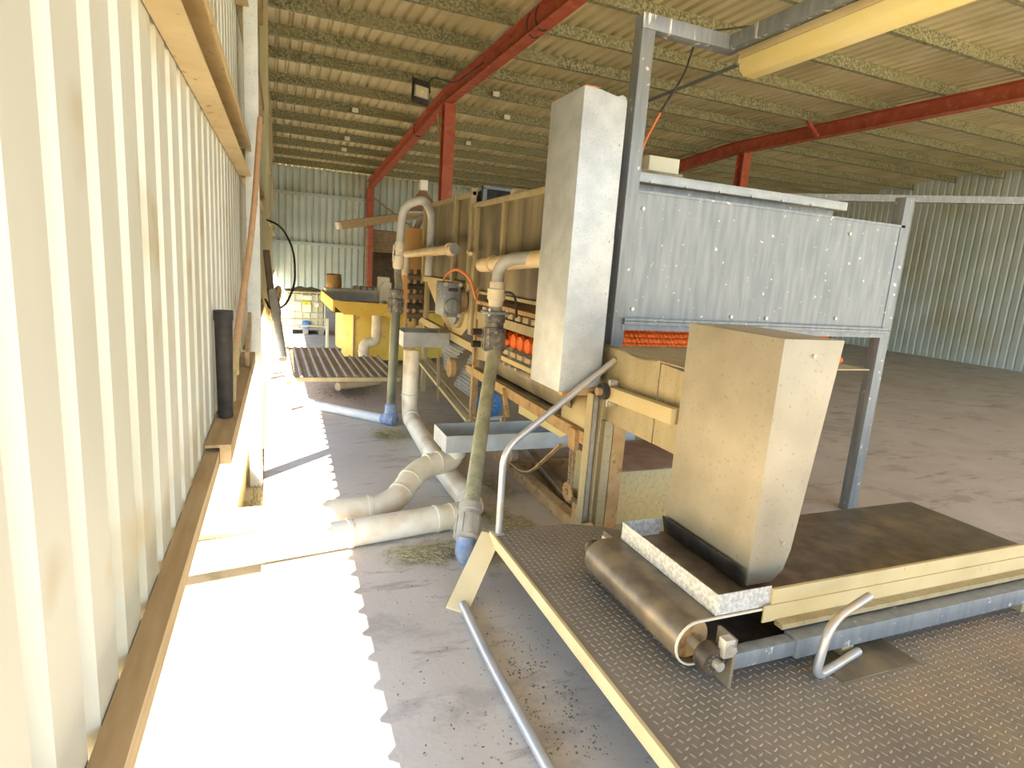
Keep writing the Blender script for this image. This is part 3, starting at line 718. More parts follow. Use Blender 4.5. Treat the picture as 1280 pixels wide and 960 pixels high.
# ---- blue motor underneath --------------------------------------------------------
em = T('electric_motor', 'blue electric motor with round fan cowl under the machine', 'motor', (2.0, 5.5, 0))
mc = V(1.93,5.2,.30)
MB().cyl((1.88,5.02,.33), (1.97,5.44,.33), .10, n=26).build('motor_body', galv_dull, em)
for k in range(9):
    f_ = k/8; MB().lathe(V(1.895,5.10,.33).lerp(V(1.96,5.36,.33), f_), V(1.897,5.115,.33).lerp(V(1.962,5.375,.33), f_), [(0,.1),(.01,.118),(.99,.118),(1,.1)], 22).build('cooling_fin', greyp, em)
MB().lathe((1.865,4.96,.33), (1.89,5.07,.33), [(0,.09),(.05,.125),(1,.13)], 30).build('fan_cowl', bluep, em)
m = MB()
for k in range(8):
    a = math.pi*k/4; m.bar((1.862,4.952,.33), (1.862+.0,4.952+.0,.33)+V(0,0,0) if False else (1.862+.085*math.cos(a)*.96,4.952-.085*math.cos(a)*.25,.33+.085*math.sin(a)), .006, .006)
m.build('cowl_grille', greyp, em, smooth=False)
MB().lathe((1.96,5.38,.33), (1.985,5.5,.33), [(0,.125),(.9,.12),(1,.06)], 26).build('end_bell', bluep, em)
MB().box(1.80, 2.05, 4.98, 5.42, .17, .21, .004).build('mount_plate', bluegrey, em)
MB().box(1.84, 2.02, 5.08, 5.38, .05, .17, .004).build('base_block', dusty2, em)
for o in em.children: o.location += V(.10,.33,-.05)

# ================================================================== SPRAY PIPES, VALVES, HOSES
def collar(m, p, q, r): m.lathe(p, q, [(0, r*.9), (.05, r), (.95, r), (1, r*.9)], 22)
sa = T('spray_pipe', 'tan spray pipe along the near hopper with grey bend and ball valve', 'pipe', (1.62, 4.0, 1.3))
MB().lathe((1.66,4.88,1.605), (1.66,3.285,1.695), [(0,.03),(.005,.055),(.02,.058),(1,.058)], 24).build('main_pipe', pvct, sa)
for f_ in (.17, .80):
    a = V(1.66,4.88,1.605).lerp(V(1.66,3.2,1.70), f_); MB().lathe(a, a+V(0,-.02,.001), [(0,.06),(.1,.068),(.9,.068),(1,.06)], 24).build('collar', pvct, sa)
MB().tube(fillet([(1.66,3.78,1.68), (1.54,3.92,1.66), (1.49,4.0,1.60), (1.485,4.0,1.48)], .10, 8), .043, 18).build('bend', greypipe, sa)
MB().lathe((1.485,4.0,1.50), (1.485,4.0,1.325), [(0,.046),(.05,.052),(.28,.052),(.3,.064),(.72,.064),(.75,.055),(1,.05)], 22).build('valve_body', pvc, sa)
MB().tube(fillet([(1.53,3.96,1.43), (1.58,3.93,1.43), (1.60,3.90,1.37), (1.60,3.88,1.26)], .04), .009, 10).build('valve_lever', black, sa)
MB().cyl((1.485,4.0,1.34), (1.485,4.0,1.29), .042, n=18).build('nipple', greyp, sa)
fl_ = MB().box(1.40, 1.57, 3.92, 4.08, 1.272, 1.292, .006).build('flange_plate', galv_dull, sa)
for x in (1.42, 1.55):
    for y in (3.94, 4.06): MB().cyl((x,y,1.262), (x,y,1.312), .011, n=6).build('flange_bolt', steelb, fl_)
hz = T('suction_hose', 'thick green ribbed suction hose with black couplings leaning to the floor', 'hose', (1.2, 3.4, 0))
TP, BT = V(1.485,4.0,1.27), V(1.02,2.96,.20)
d_ = (BT-TP).normalized()
def coupling(name, p, q, r, m_, ribs, parent):
    MB().lathe(p, q, [(0,r*.7),(.02,r*.92),(.22,r*.95),(.24,r*.84),(.36,r*.84),(.38,r),(.96,r),(1,r*.72)], 26).build(name, m_, parent)
    m = MB(); p, q = V(*p), V(*q); ax = (q-p).normalized(); u = ax.orthogonal().normalized(); w = ax.cross(u)
    for k in range(ribs):
        a = 2*math.pi*k/ribs; dd_ = u*math.cos(a)+w*math.sin(a); tt = w*math.cos(a)-u*math.sin(a)
        m.obox(p.lerp(q,.67)+dd_*r, ax*(q-p).length*.26, dd_*.006, tt*.006)
    return m.build('grip_rib', m_, parent, smooth=False)
hp = fillet([TP+V(0,0,-.02), (1.475,3.96,1.0), (1.30,3.60,.62), BT], .5, 10)
MB().tube(hp, .046, 20).build('hose_tube', hose_m, hz)
coupling('upper_coupling', (1.485,4.0,1.275), (1.478,3.975,1.0), .077, blackp, 12, hz)
MB().lathe((1.479,3.978,1.02), (1.473,3.955,.93), [(0,.06),(.1,.062),(.9,.058),(1,.05)], 22).build('hose_cuff', greyp, hz)
coupling('lower_coupling', BT+V(.03,.07,.06), BT-V(.035,.085,.075), .072, greyp, 10, hz)
MB().tube(fillet([BT-V(.03,.07,.06), (.975,2.87,.06), (1.0,2.88,.01), (1.05,3.0,.0)], .06), .055, 18).build('blue_elbow', bluefit, hz)
# far spray pipe
sb = T('spray_pipe', 'tan capped spray pipe along the far hopper', 'pipe', (1.62, 6.4, 1.4))
MB().lathe((1.585,5.45,1.735), (1.585,7.42,1.685), [(0,.03),(.003,.052),(.12,.052),(.121,.046),(1,.046)], 22).build('main_pipe', pvct, sb)
MB().lathe((1.585,5.60,1.731), (1.585,5.63,1.731), [(0,.05),(.1,.062),(.9,.062),(1,.05)], 22).build('collar', pvct, sb)
MB().lathe((1.585,5.446,1.735), (1.585,5.452,1.735), [(0,.03),(.1,.047),(1,.05)], 22).build('end_cap', galv_dull, sb)
MB().tube(fillet([(1.585,7.40,1.69),(1.585,7.6,1.685),(1.585,7.6,1.42)], .12), .05, 18).build('elbow', pvc, sb)
MB().cyl((1.66,5.2,1.70), (1.72,5.46,1.72), .018, n=12).build('stub_pipe', pvct, sb)
# arching white hose and standing green pipe
ah = T('arched_pipe', 'grey white pipe bent into a high arch over the far hopper end', 'pipe', (1.45, 6.5, 1.4))
MB().tube(fillet([(1.33,6.75,1.78),(1.34,6.7,2.18),(1.48,6.4,2.24),(1.60,6.6,2.2),(1.682,6.75,2.10),(1.682,6.8,1.45)], .22, 10), .045, 16).build('arch', bluegrey, ah)
MB().lathe((1.33,6.75,1.80), (1.32,6.75,1.50), [(0,.05),(.1,.058),(.3,.058),(.32,.045),(.5,.045),(.52,.06),(.9,.062),(1,.05)], 18).build('union', pvcw, ah)
MB().bar((1.26,6.72,1.76), (1.25,6.72,1.58), .02, .01).build('valve_handle', white, ah, smooth=False)
MB().tube(fillet([(1.32,6.75,1.5),(1.31,6.7,1.42),(1.15,5.8,1.36),(1.11,5.68,1.28)], .12), .04, 14).build('lower_bend', greypipe, ah)
gp = T('stand_pipe', 'dark green stand pipe with black coupling beside the white drain pipe', 'pipe', (1.09, 5.69, 0))
MB().cyl((1.085,5.69,.12), (1.105,5.69,1.22), .045, n=18).build('pipe_tube', mat('dark_green_pipe', (.07,.085,.06), (.14,.16,.11), .35, 0, 5), gp)
coupling('top_coupling', (1.105,5.69,1.33), (1.102,5.69,1.10), .072, blackp, 10, gp)
MB().lathe((1.085,5.69,.22), (1.083,5.69,.06), [(0,.045),(.05,.055),(.6,.06),(.65,.07),(1,.07)], 18).build('base_coupling', bluefit, gp)
MB().tube([(1.02,5.75,.06),(1.12,5.64,.06)], .056, 16).build('blue_tee', bluefit, gp)
tag(MB().pipe_open([(.33,6.5,.05),(1.03,5.74,.05)], .048, .006).build('floor_pipe', bluegrey), 'grey blue pipe lying on the floor up to the stand pipe', 'pipe')
tag(MB().pipe_open([(.74,7.28,.05),(1.28,7.62,.05)], .05, .006).build('loose_pipe', pvct), 'short loose tan pipe lying under the ribbed deck', 'pipe')

# ---- drain pipes --------------------------------------------------------------------
R = .078
def ring(p, d, parent, r=R, m_=pvc):
    p = V(*p); d = V(*d).normalized(); MB().lathe(p-d*.012, p+d*.012, [(0,r),(.02,r+.005),(.98,r+.005),(1,r)], 24).build('joint_ring', m_, parent)
da = T('drain_pipe', 'cream drain pipe with double bend under the near trough', 'pipe', (.6, 3.6, 0))
path = fillet([(1.20,3.90,.36),(1.20,3.90,.235),(.92,3.80,.22),(.70,3.52,.08),(-.6,3.47,.08)], .15, 8)
MB().tube(path, R, 24).build('pipe_tube', pvc, da)
MB().lathe((1.20,3.90,.335), (1.20,3.90,.26), [(0,R),(.01,R+.007),(.95,R+.007),(1,R)], 24).build('socket', pvcw, da)
for p, d in (((1.08,3.855,.23),(-1,-.3,0)), ((.995,3.83,.226),(-1,-.3,0)), ((.85,3.71,.175),(-.6,-.8,-.3)), ((.77,3.61,.127),(-.6,-.8,-.3)), ((.56,3.515,.08),(-1,0,0))): ring(p, d, da)
db = T('drain_pipe', 'long white drain pipe from the far trough turning across the floor', 'pipe', (1.2, 4.4, 0))
MB().tube(fillet([(1.285,5.75,.74),(1.27,5.70,.085),(1.20,4.3,.08),(1.20,3.32,.08),(-.62,3.04,.08)], .17, 8), R, 24).build('pipe_tube', pvcw, db)
for p, d in (((1.27,5.70,.30),(0,0,1)), ((1.265,5.55,.09),(0,-1,0)), ((1.20,3.52,.08),(0,-1,0)), ((1.02,3.29,.08),(-1,-.15,0)), ((.92,3.278,.08),(-1,-.15,0)), ((.40,3.198,.08),(-1,-.15,0))): ring(p, d, db, m_=pvcw)

# ---- troughs ----------------------------------------------------------------------
def trough(name, label, x0, x1, y0, y1, z0, z1, mo, mi):
    t = T(name, label, 'trough', ((x0+x1)/2, (y0+y1)/2, z0)); e = .006
    MB().box(x0, x1, y0, y0+e, z0, z1).build('front_side', mo, t, smooth=False)
    MB().box(x0, x1, y1-e, y1, z0, z1).build('back_side', mi, t, smooth=False)
    MB().box(x0, x0+e, y0+e, y1-e, z0, z1).build('end_panel', mo, t, smooth=False)
    MB().box(x0+e, x1, y0+e, y1-e, z0, z0+e).build('base', mi, t, smooth=False)
    return t
trough('drain_trough', 'low galvanised trough running under the machine above the bent drain pipe', 1.095, 2.6, 3.74, 4.07, .335, .455, galv, galv)
trough('drain_trough', 'pale galvanised trough on top of the upright white drain pipe', 1.25, 1.735, 6.0, 6.45, .735, .885, galv, galv)

# ================================================================== YELLOW TANK GROUP
yt = T('settling_tank', 'bright yellow tank with wide overflow tray at the far end', 'tank', (1.6, 9.7, 0))
m = MB(); m.prism([(1.03,9.35),(1.13,9.0),(1.9,9.0),(2.6,9.35),(2.6,10.6),(1.03,10.6)], 'z', .09, .86, .004); m.build('body', yellow, yt)
MB().box(1.125, 1.15, 8.985, 9.0, .09, .84).build('corner_bar', brownsteel, yt, smooth=False)
m = MB(); m.prism([(.95,.80),(1.62,.80),(1.62,.97),(.93,.985),(.80,1.0),(.80,.93)], 'y', 8.62, 8.66); m.build('tray_front', yellow, yt, smooth=False)
MB().box(1.62, 1.64, 8.60, 9.4, .74, .97).build('tray_end', yellow, yt, smooth=False)
m = MB(); m.prism([(.80,8.66),(1.62,8.66),(2.4,9.2),(2.4,10.8),(.80,10.8)], 'z', .82, .83); m.build('tray_floor', dusty2, yt, smooth=False)
MB().box(.80, .83, 8.66, 10.8, .82, 1.0).build('tray_side', yellow, yt, smooth=False)
MB().box(.83, 2.4, 10.76, 10.8, .82, 1.06).build('tray_back', bluegrey, yt, smooth=False)
MB().box(.83, 2.0, 10.2, 10.6, 1.02, 1.07).build('tray_cover', bluegrey, yt, smooth=False)
for k in range(9): MB().box(1.3+.1*k, 1.38+.1*k, 10.2, 10.6, 1.07, 1.12).build('cover_slat', greyp, yt, smooth=False)
tp = T('trap_pipe', 'cream S-shaped trap pipe in front of the yellow tank', 'pipe', (1.3, 8.75, 0))
MB().tube(fillet([(1.43,8.78,.80),(1.43,8.78,.40),(1.25,8.74,.40),(1.24,8.74,-.0)], .11, 8), .072, 20).build('pipe_tube', pvc, tp)
for p, d in (((1.43,8.78,.56),(0,0,1)), ((1.34,8.76,.40),(1,0,0)), ((1.24,8.74,.27),(0,0,1))): ring(p, d, tp, .072, pvc)
wbx = T('control_box', 'white plastic box with angled bracket on the yellow tank tray', 'box', (1.66, 9.6, .86))
MB().box(1.58, 1.74, 9.53, 9.75, .98, 1.32, .008).build('box_body', white, wbx)
m = MB(); m.prism([(1.58,.86),(1.71,.86),(1.76,1.05),(1.76,1.24),(1.64,1.24),(1.58,1.14)], 'y', 9.49, 9.53); m.build('bracket', white, wbx, smooth=False)
for k in range(3): MB().cyl((1.62+.03*k,9.48,.94), (1.62+.03*k,9.492,.94), .008, n=8).build('bracket_hole', black, wbx)
t = T('drum', 'brown glazed drum standing on the tray of the yellow tank', 'drum', (.97, 9.6, 1.07))
MB().lathe((.97,10.3,1.07), (.96,10.3,1.30), [(0,.08),(.02,.115),(.1,.12),(.5,.125),(.9,.12),(.92,.128),(1,.12)], 28).build('shell', brown, t)
MB().lathe((.96,10.3,1.30), (.96,10.3,1.306), [(0,.10),(.5,.115),(1,.09)], 28).build('lid', slatb, t)

# ---- rusty bin, conical hood, far beams --------------------------------------------
t = T('rust_bin', 'tall rust streaked tan bin beyond the far hopper', 'bin', (1.8, 8.1, 0))
m = MB(); m.prism([(1.62,7.9),(1.86,7.85),(1.95,8.3),(1.66,8.35)], 'z', .9, 2.02, .004); m.build('body', mat('rust_streaked', (.52,.36,.16), (.60,.30,.10), .7, 0, 4, stretch=(5,5,.4)), t)
for x, y in ((1.66,7.9),(1.85,8.25)): MB().box(x, x+.04, y, y+.04, 0, .9).build('leg', rusty, t)
t = T('hood', 'brown conical hood with a small cream box on its top', 'hood', (1.85, 8.0, 2.0))
MB().lathe((1.86,8.0,2.25), (1.86,8.0,2.52), [(0,.22),(.05,.22),(.6,.12),(.9,.05),(1,.05)], 26).build('cone', mat('brown_hood', (.26,.15,.08), (.34,.20,.11), .5, 0, 4), t)
MB().lathe((1.86,8.0,2.20), (1.86,8.0,2.25), [(0,.25),(.5,.26),(1,.22)], 26).build('rim', greyp, t)
MB().box(1.81, 1.91, 7.95, 8.05, 2.51, 2.64, .006).build('cap_box', white, t)
MB().cyl((1.80,8.05,2.02), (1.86,8.0,2.2), .04, n=12).build('stem', greyp, t)
t = T('stored_beam', 'long weathered timber boxed beam stored high along the back wall', 'beam', (3.0, 18.2, 2.4))
MB().bar((1.78,17.6,2.42), (4.4,18.6,3.05), .26, .22).build('plank_bundle', timber, t, smooth=False)
MB().bar((1.72,17.577,2.405), (1.78,17.6,2.42), .22, .18).build('white_end', white, t, smooth=False)
MB().box(2.55, 2.62, 17.95, 18.02, 0, 2.45).build('prop', brownsteel, t, smooth=False)
MB().box(3.9, 3.97, 18.4, 18.47, 0, 2.75).build('prop', brownsteel, t, smooth=False)
tag(MB().bar((3.0,19.6,3.45), (4.9,19.6,2.25), .05, .05).build('wall_brace', brownsteel), 'thin diagonal brace on the back wall above the doorway', 'brace')

# ================================================================== LIQUID TANK IN CAGE
ib = T('liquid_tank', 'white plastic liquid tank in a tube cage with yellow warning label', 'tank', (.64, 13.0, 0))
ix0, ix1, iy0, iy1 = .28, 1.02, 12.62, 13.4
MB().box(ix0+.02, ix1-.02, iy0+.02, iy1-.02, .16, .82, .05).build('bottle', ibcm, ib)
m = MB()
for k in range(6):
    x = ix0+.01+(ix1-ix0-.02)*k/5; MB().cyl((x,iy0,.13), (x,iy0,.84), .009, n=8).build('cage_bar', ibcage, ib)
    y = iy0+(iy1-iy0)*k/5; MB().cyl((ix1,y,.13), (ix1,y,.84), .009, n=8).build('cage_bar', ibcage, ib)
for z in (.16, .30, .44, .66, .84):
    MB().tube([(ix0,iy0-.008,z),(ix1+.008,iy0-.008,z),(ix1+.008,iy1,z),(ix0,iy1,z)], .011, 8, closed=True).build('cage_hoop', ibcage, ib)
MB().box(ix0+.30, ix0+.48, iy0-.024, iy0-.018, .70, .78).build('label_plate', labelw, ib, smooth=False)
MB().box(ix0+.12, ix0+.28, iy0-.024, iy0-.018, .48, .65).build('label_plate', labelw, ib, smooth=False)
MB().box(ix0+.31, ix0+.47, iy0-.024, iy0-.018, .46, .60).build('label_plate', labelw, ib, smooth=False)
MB().box(ix0+.53, ix0+.62, iy0-.024, iy0-.018, .56, .64).build('label_plate', labelw, ib, smooth=False)
lb = MB().box(ix0+.30, ix0+.46, iy0-.026, iy0-.018, .60, .66).build('warning_label', labely, ib, smooth=False)
MB().box(ix0+.35, ix0+.41, iy0-.028, iy0-.026, .612, .622).build('red_mark', labelr, lb, smooth=False)
MB().box(ix0+.36, ix0+.40, iy0-.028, iy0-.026, .638, .648).build('red_mark', labelr, lb, smooth=False)
vv = MB().lathe((ix0+.37,iy0-.10,.20), (ix0+.37,iy0,.20), [(0,.07),(.1,.085),(.6,.085),(1,.06)], 20).build('outlet_valve', bluep, ib)
MB().cyl((ix0+.37,iy0-.115,.18), (ix0+.37,iy0-.10,.18), .025, n=12).build('red_cap', labelr, vv)
for x in (ix0+.02, (ix0+ix1)/2-.05, ix1-.12): MB().box(x, x+.1, iy0, iy1, 0, .10).build('pallet_foot', greyp, ib, smooth=False)
MB().box(ix0, ix1, iy0, iy1, .10, .14).build('pallet_top', greyp, ib, smooth=False)
m = MB(); rows = []
for i in range(9):
    rows.append([m.bm.verts.new((ix0-.02+(ix1-ix0+.04)*j/12, iy0-.02+(iy1-iy0+.04)*i/8, .855+.07*math.sin(math.pi*j/12)*math.sin(math.pi*i/8)*(.6+.8*random.random()))) for j in range(13)])
for i in range(8):
    for j in range(12): m.bm.faces.new((rows[i][j], rows[i][j+1], rows[i+1][j+1], rows[i+1][j]))
m.build('cover_sheet', mat('grey_tarp', (.30,.29,.20), (.42,.40,.30), .8, 0, 6), ib, solid=.006)

# ---- ribbed deck with hand rail ------------------------------------------------------
dk = T('ribbed_deck', 'low deck of ribbed brown steel sheets on short legs', 'deck', (.65, 7.3, 0))
def ribs(x0, x1, y0, y1, z, m_):
    n = round((x1-x0)/.09); m = MB(); prof = trapezoid(n, (x1-x0)/n, .018, .55)
    rows = [[m.bm.verts.new((x0+a, y, z+h)) for a, h in prof] for y in (y0, y1)]
    for j in range(len(prof)-1): m.bm.faces.new((rows[0][j], rows[0][j+1], rows[1][j+1], rows[1][j]))
    m.build('deck_sheet', m_, dk, smooth=False, solid=.004)
deckm = mat('brown_deck', (.34,.27,.20), (.42,.34,.26), .6, .1, 3)
ribs(.13, .86, 6.36, 8.42, .35, deckm); ribs(.86, 1.30, 6.36, 7.75, .345, deckm)
MB().box(.12, 1.30, 6.33, 6.36, .31, .352).build('edge_bar', dusty, dk, smooth=False)
MB().box(.12, .90, 8.42, 8.46, .31, .352).build('edge_bar', dusty, dk, smooth=False)
for x, y in ((.14,6.36),(1.2,6.36),(.14,8.38),(.82,8.38)): MB().box(x, x+.05, y, y+.05, 0, .35).build('leg', dusty_plain, dk)
rl = T('guard_rail', 'cream tube guard rail in front of the caged liquid tank', 'rail', (.45, 9.4, 0))
for z in (.64, .54): MB().bar((.02,9.35,z), (.82,9.5,z-.01), .03, .03, bev=.003).build('rail_bar', ibcage, rl)
for x, y in ((.80,9.48),(.03,9.34)): MB().box(x-.02, x+.02, y-.02, y+.02, 0, .655, .003).build('rail_post', ibcage, rl)
tag(MB().box(.17,.24,9.9,10.0,0,.18,.004).build('timber_block', paleyel), 'small yellow block on the sunlit floor before the liquid tank', 'block')

# ---- leaning pipes and hoses by the wall ------------------------------------------------
tag(MB().pipe_open([(.105,6.0,.60),(.02,6.6,1.2)], .04, .005).build('leaning_pipe', greypipe), 'thick grey pipe slanting down from the hose bundle by the wall', 'pipe')
tag(MB().tube(fillet([(-.03,7.7,1.95),(.12,7.3,1.88),(.24,6.9,1.62),(.235,6.6,1.28),(.14,6.5,1.06),(.0,6.6,1.0),(-.05,6.8,1.1)], .25, 8), .011, 10).build('black_cable', black), 'thin black hose hanging in a wide curve by the left wall', 'hose')
co = T('hose_coil', 'bundle of brown and black hoses hung on the wall post', 'hose', (0, 7.0, .9))
for k in range(4):
    a0 = random.uniform(0, 6); pts = [(.035+.045*math.cos(a+a0)*(1+.15*k), 6.95+.06*k+.05*math.sin(a+a0), 1.06+.16*math.sin(a)) for a in [2*math.pi*i/20 for i in range(20)]]
    MB().tube(pts, .016, 8, closed=True).build('loop', (girtm, slatb, black, brown)[k], co)
MB().tube(fillet([(-.04,7.0,1.6),(-.01,6.9,1.3),(.03,6.8,1.0),(.05,6.7,.9)], .2), .035, 10).build('thick_hose', slatb, co)
tag(MB().bar((.01,8.4,.0),(-.01,8.2,1.2),.04,.09).build('leaning_board', paleyel), 'narrow yellow board leaning on the olive wall post', 'board')

# ---- shovel, shelf, black tub near the wall ----------------------------------------------
sh = T('shovel', 'long wooden handled shovel leaning against the pale post', 'shovel', (-.15, 3.4, .9))
MB().tube(fillet([(-.052,4.25,2.40),(-.085,3.7,1.75),(-.158,3.0,1.11)], .4), .016, 12).build('handle', handle_m, sh)
MB().lathe((-.153,3.05,1.155), (-.163,2.94,1.045), [(0,.018),(.1,.022),(.6,.022),(1,.028)], 12).build('socket', girtm, sh)
m = MB(); rows = []
for i in range(6):
    u = i/5; w_ = .085*(1-.3*u*u)
    rows.append([m.bm.verts.new((-.168+.02*(j/4-.5)**2*4, 2.95-.09*u+ w_*(j/4-.5)*.6, 1.055-.124*u)) for j in range(5)])
for i in range(5):
    for j in range(4): m.bm.faces.new((rows[i][j], rows[i][j+1], rows[i+1][j+1], rows[i+1][j]))
m.build('blade', girtm, sh, solid=.004)
m = MB(); along(m, .052, .088, 2.2, 4.3, .86, .93); along(m, .005, .052, 2.2, 4.3, .9198, .93)
tag(m.build('wall_shelf', timber, smooth=False), 'narrow weathered plank shelf along the left wall under the shovel', 'shelf')
m = MB(); m.lathe((-.172,2.58,.93), (-.172,2.58,1.36), [(0,.02),(.01,.028),(.9,.033),(.92,.036),(1,.036)], 20)
tag(m.build('black_tub', black), 'slim black plastic tub on the wall shelf beside the shovel', 'tub')
tag(MB().bar((-.128,3.7,.982),(-.122,4.1,1.17),.02,.10).build('board_offcut', timber), 'tan board offcut leaning on the wall shelf behind the shovel', 'board')
tag(MB().prism([(-.205,3.62),(-.188,3.62),(-.150,5.15),(-.168,5.15)], 'z', -.05, .13).build('kerb_board', paleyel, smooth=False), 'upright kerb board standing in the grass beside the pale post', 'board')

# ================================================================== LIGHTS AND ELECTRICAL
fx = T('strip_light', 'yellowed fluorescent strip light under the square tube gantry', 'light', (2.54, 2.2, 2.8))
MB().box(2.40, 2.58, 1.15, 2.90, 2.815, 2.858, .006).build('tray', dusty_plain, fx)
m = MB(); m.prism([(2.405,2.815),(2.425,2.76),(2.455,2.735),(2.535,2.735),(2.565,2.76),(2.585,2.815)], 'y', 1.16, 2.89, .006); m.build('diffuser', diff, fx)
for y in (2.87, 1.17): MB().box(2.395, 2.59, y, y+.03, 2.79, 2.84, .004).build('end_clip', dusty, fx)
fd = T('floodlight', 'black floodlight with square lens hung beside the red beam', 'light', (1.95, 8.6, 3.8))
fc = V(1.90,8.5,3.86); fr = Matrix.Rotation(math.radians(8), 3, 'Y') @ Matrix.Rotation(math.radians(-32), 3, 'X')
ux, uy, uz = fr @ V(1,0,0), fr @ V(0,1,0), fr @ V(0,0,1)
MB().obox(fc+uy*.05, ux*.115, uy*.045, uz*.17, .015).build('housing', black, fd)
MB().obox(fc-uz*.04, ux*.10, uy*.008, uz*.10, .004).build('bezel', greyp, fd)
MB().obox(fc-uy*.006-uz*.04, ux*.082, uy*.006, uz*.085, .003).build('lens', glass, fd)
MB().obox(fc-uy*.012-uz*.04, ux*.028, uy*.003, uz*.03, .002).build('led_chip', mat('led_chip', (.75,.65,.2), None, .4), fd)
MB().tube([fc+ux*.115, fc+ux*.12+uz*.22+uy*.05, fc-ux*.12+uz*.22+uy*.05, fc-ux*.115], .012, 8).build('bracket', black, fd)
MB().tube(fillet([fc+uz*.2+ux*.1, fc+V(.2,.1,.22), fc+V(.5,.2,.20), (2.85,8.8,4.45)], .15), .008, 8).build('lead', black, fd)
jb = T('junction_box', 'cream electrical box on top of the grey feed hopper', 'box', (3.03, 4.4, 2.3))
MB().box(2.90, 3.20, 4.40, 4.60, 2.47, 2.59, .005).build('case', labelw, jb)
MB().box(2.55, 3.22, 4.36, 4.64, 2.44, 2.465).build('mount_tray', dusty2, jb, smooth=False)
MB().box(2.62, 2.66, 4.47, 4.53, 2.205, 2.44).build('support', dusty2, jb, smooth=False)
MB().box(2.95, 2.99, 4.47, 4.53, 2.205, 2.44).build('support', dusty2, jb, smooth=False)
oc = T('hanging_cable', 'orange and black cable dropping from the conduit to the cream box', 'cable', (2.95, 4.5, 2.6))
MB().tube(fillet([(2.845,4.5,2.462),(2.895,4.5,2.70),(3.02,4.5,2.95)], .1), .010, 8).build('orange_length', orangec, oc)
MB().tube(fillet([(3.02,4.5,2.95),(3.10,4.52,3.08),(3.28,4.6,3.3),(3.6,4.9,3.8),(5.78,5.0,4.45)], .2), .010, 8).build('black_length', black, oc)
tag(MB().box(5.765,5.80,1.0,10.4,4.43,4.47).build('conduit', galv_dull, smooth=False), 'thin straight conduit running under the purlins right of the red beam', 'conduit')
bm_ = T('drive_motor', 'blue drive motor half hidden behind the tall galvanised guard', 'motor', (1.76, 3.12, 2.1))
MB().lathe((1.70,3.2,2.24), (1.855,3.2,2.24), [(0,.05),(.02,.095),(.9,.10),(1,.05)], 22).build('motor_body', bluep, bm_)
for k in range(5): MB().lathe((1.72+.028*k,3.2,2.24), (1.73+.028*k,3.2,2.24), [(0,.09),(.01,.112),(.99,.112),(1,.09)], 22).build('cooling_fin', bluep, bm_)
MB().box(1.72, 1.86, 3.12, 3.28, 2.06, 2.13).build('foot_plate', blackp, bm_, smooth=False)
for k, (x, y) in enumerate(((1.55,13.25),(1.65,15.5),(1.7,16.6),(3.75,10.9),(4.4,12.0),(4.3,14.3))):
    yy = 7.67+1.12*round((y-7.67)/1.12); z = roof_z(yy)-.175
    tag(MB().box(x, x+.12, yy-.07-.045, yy-.066, z+.02, z+.10, .006).build('purlin_box', labelw), 'small cream connector box fixed to a roof purlin', 'box', 'connector boxes on the purlins')
tag(MB().bar((5.0,9.6,2.95),(11.5,4.6,3.1),.10,.10).build('cross_tube', galv_dull), 'grey square tube crossing behind the back rail of the feed hopper', 'tube')

# ================================================================== LITTER, GRASS, STRAW
def blades(m, cx_, cy_, rx, ry, n, ln, hz_, wd=.0016):
    for _ in range(n):
        a = random.uniform(0, 2*math.pi); q = min(1.7, abs(random.gauss(0, .62)))*(.75+.35*math.sin(3*a+cx_*9)*math.cos(2*a+1))
        x, y = cx_+rx*q*math.cos(a), cy_+ry*q*math.sin(a); h = hz_*max(0, 1-q*q)*random.random()+.002
        b = random.uniform(0, 2*math.pi); l_ = ln*random.uniform(.4, 1.2)
        d = V(math.cos(b)*l_/2, math.sin(b)*l_/2, random.uniform(-.2,.35)*l_/2); s2 = V(-math.sin(b), math.cos(b), 0)*wd; c_ = V(x, y, max(h, abs(d.z)+.001))
        bm = m.bm; vs = [bm.verts.new(c_+e) for e in (-d-s2, -d+s2, d+s2, d-s2)]; t_ = bm.verts.new(c_+V(0,0,wd*1.5))
        for i in range(4): bm.faces.new((vs[i], vs[(i+1) % 4], t_))
def pile(label, spots, cat='straw', m_=straw, name='straw_pile'):
    m = MB()
    for s in spots: blades(m, *s)
    o = m.build(name, m_, smooth=False); o['kind'] = 'stuff'; tag(o, label, cat); return o
pile('heap of dry straw on the concrete beside the hose coupling', [(.78,2.98,.22,.14,1500,.05,.035), (.98,3.02,.16,.12,600,.05,.03), (1.12,2.92,.14,.16,800,.05,.04)])
pile('dry straw and weeds scattered behind the hose along the machine foot', [(1.36,3.3,.14,.3,900,.05,.03), (1.55,3.9,.14,.35,900,.05,.03), (1.5,3.2,.1,.2,300,.04,.02)])
pile('loose straw and leaves round the stand pipe base', [(1.02,5.35,.26,.28,1100,.06,.03)])
pile('fine dirt and chaff under the ribbed deck', [(.85,7.2,.45,.7,1800,.04,.02)], 'dirt', crumb, 'chaff')
m = MB()
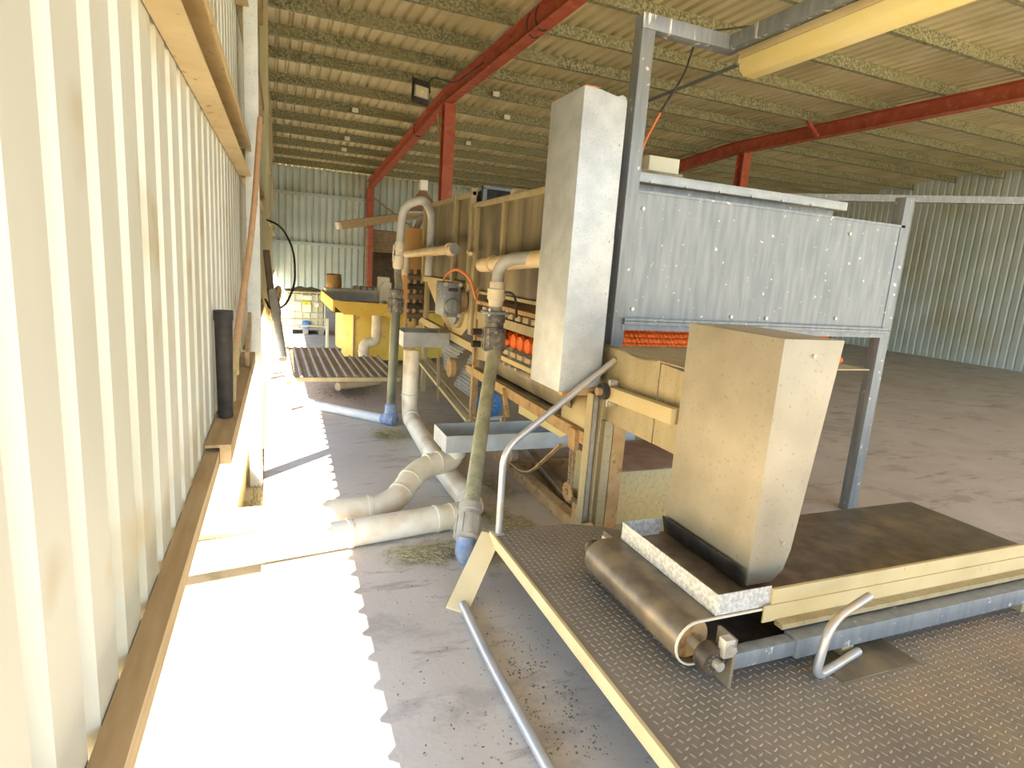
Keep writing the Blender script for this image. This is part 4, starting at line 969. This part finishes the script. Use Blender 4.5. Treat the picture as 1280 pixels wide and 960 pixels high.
for _ in range(2600):
    y = random.uniform(3.4, 9.5); x = random.uniform(wx(y)+.05, -.058); h = random.uniform(.02, .075)*(1.0 if y > 4.6 else .6)
    d = V(random.uniform(-.02,.02), random.uniform(-.03,.03), h); s2 = V(random.uniform(-1,1), random.uniform(-1,1), 0).normalized()*.0028
    bm = m.bm; q = V(x, y, -.05); bm.faces.new([bm.verts.new(e) for e in (q-s2, q+s2, q+d)])
o = m.build('grass_strip', grassm, smooth=False); o['kind'] = 'stuff'; tag(o, 'strip of dry grass growing along the slab edge by the wall', 'grass')
m = MB()
for (cx_, cy_, r_, n_) in ((1.02,2.05,.13,60),(.98,1.75,.12,90),(.93,1.95,.06,40),(1.0,1.55,.1,50),(.86,1.62,.12,50),(.7,1.9,.3,50),(.75,2.6,.3,40),(.95,2.3,.2,40),(.62,1.7,.2,30),(.15,2.6,.3,26),(.05,2.0,.25,30)):
    for _ in range(n_):
        a = random.uniform(0, 6.28); q = r_*math.sqrt(random.random()); s = random.uniform(.002, .007)
        c_ = V(cx_+q*math.cos(a), cy_+q*math.sin(a), s*.5); bm = m.bm
        tv = [bm.verts.new(c_+V(random.uniform(-1,1),random.uniform(-1,1),0).normalized()*s+V(0,0,-s*.4)) for _ in range(4)]; tp_ = bm.verts.new(c_+V(0,0,s*.5))
        for i in range(4): bm.faces.new((tv[i], tv[(i+1) % 4], tp_))
o = m.build('floor_crumbs', crumb, smooth=False); o['kind'] = 'stuff'; tag(o, 'dark dirt crumbs scattered over the concrete beside the walkway', 'dirt')
m = MB()
for k in range(14):
    a = random.uniform(0,6.28); c_ = V(.93+random.uniform(-.06,.06), 5.28+random.uniform(-.06,.06), .02); l_ = .04
    d = V(math.cos(a)*l_, math.sin(a)*l_, .012); s2 = V(-math.sin(a),math.cos(a),0)*.014; bm = m.bm
    bm.faces.new([bm.verts.new(e) for e in (c_-d, c_+s2, c_+d, c_-s2)])
o = m.build('green_leaves', leafg, smooth=False); o['kind'] = 'stuff'; tag(o, 'few green leaves lying on the straw near the stand pipe', 'leaves')
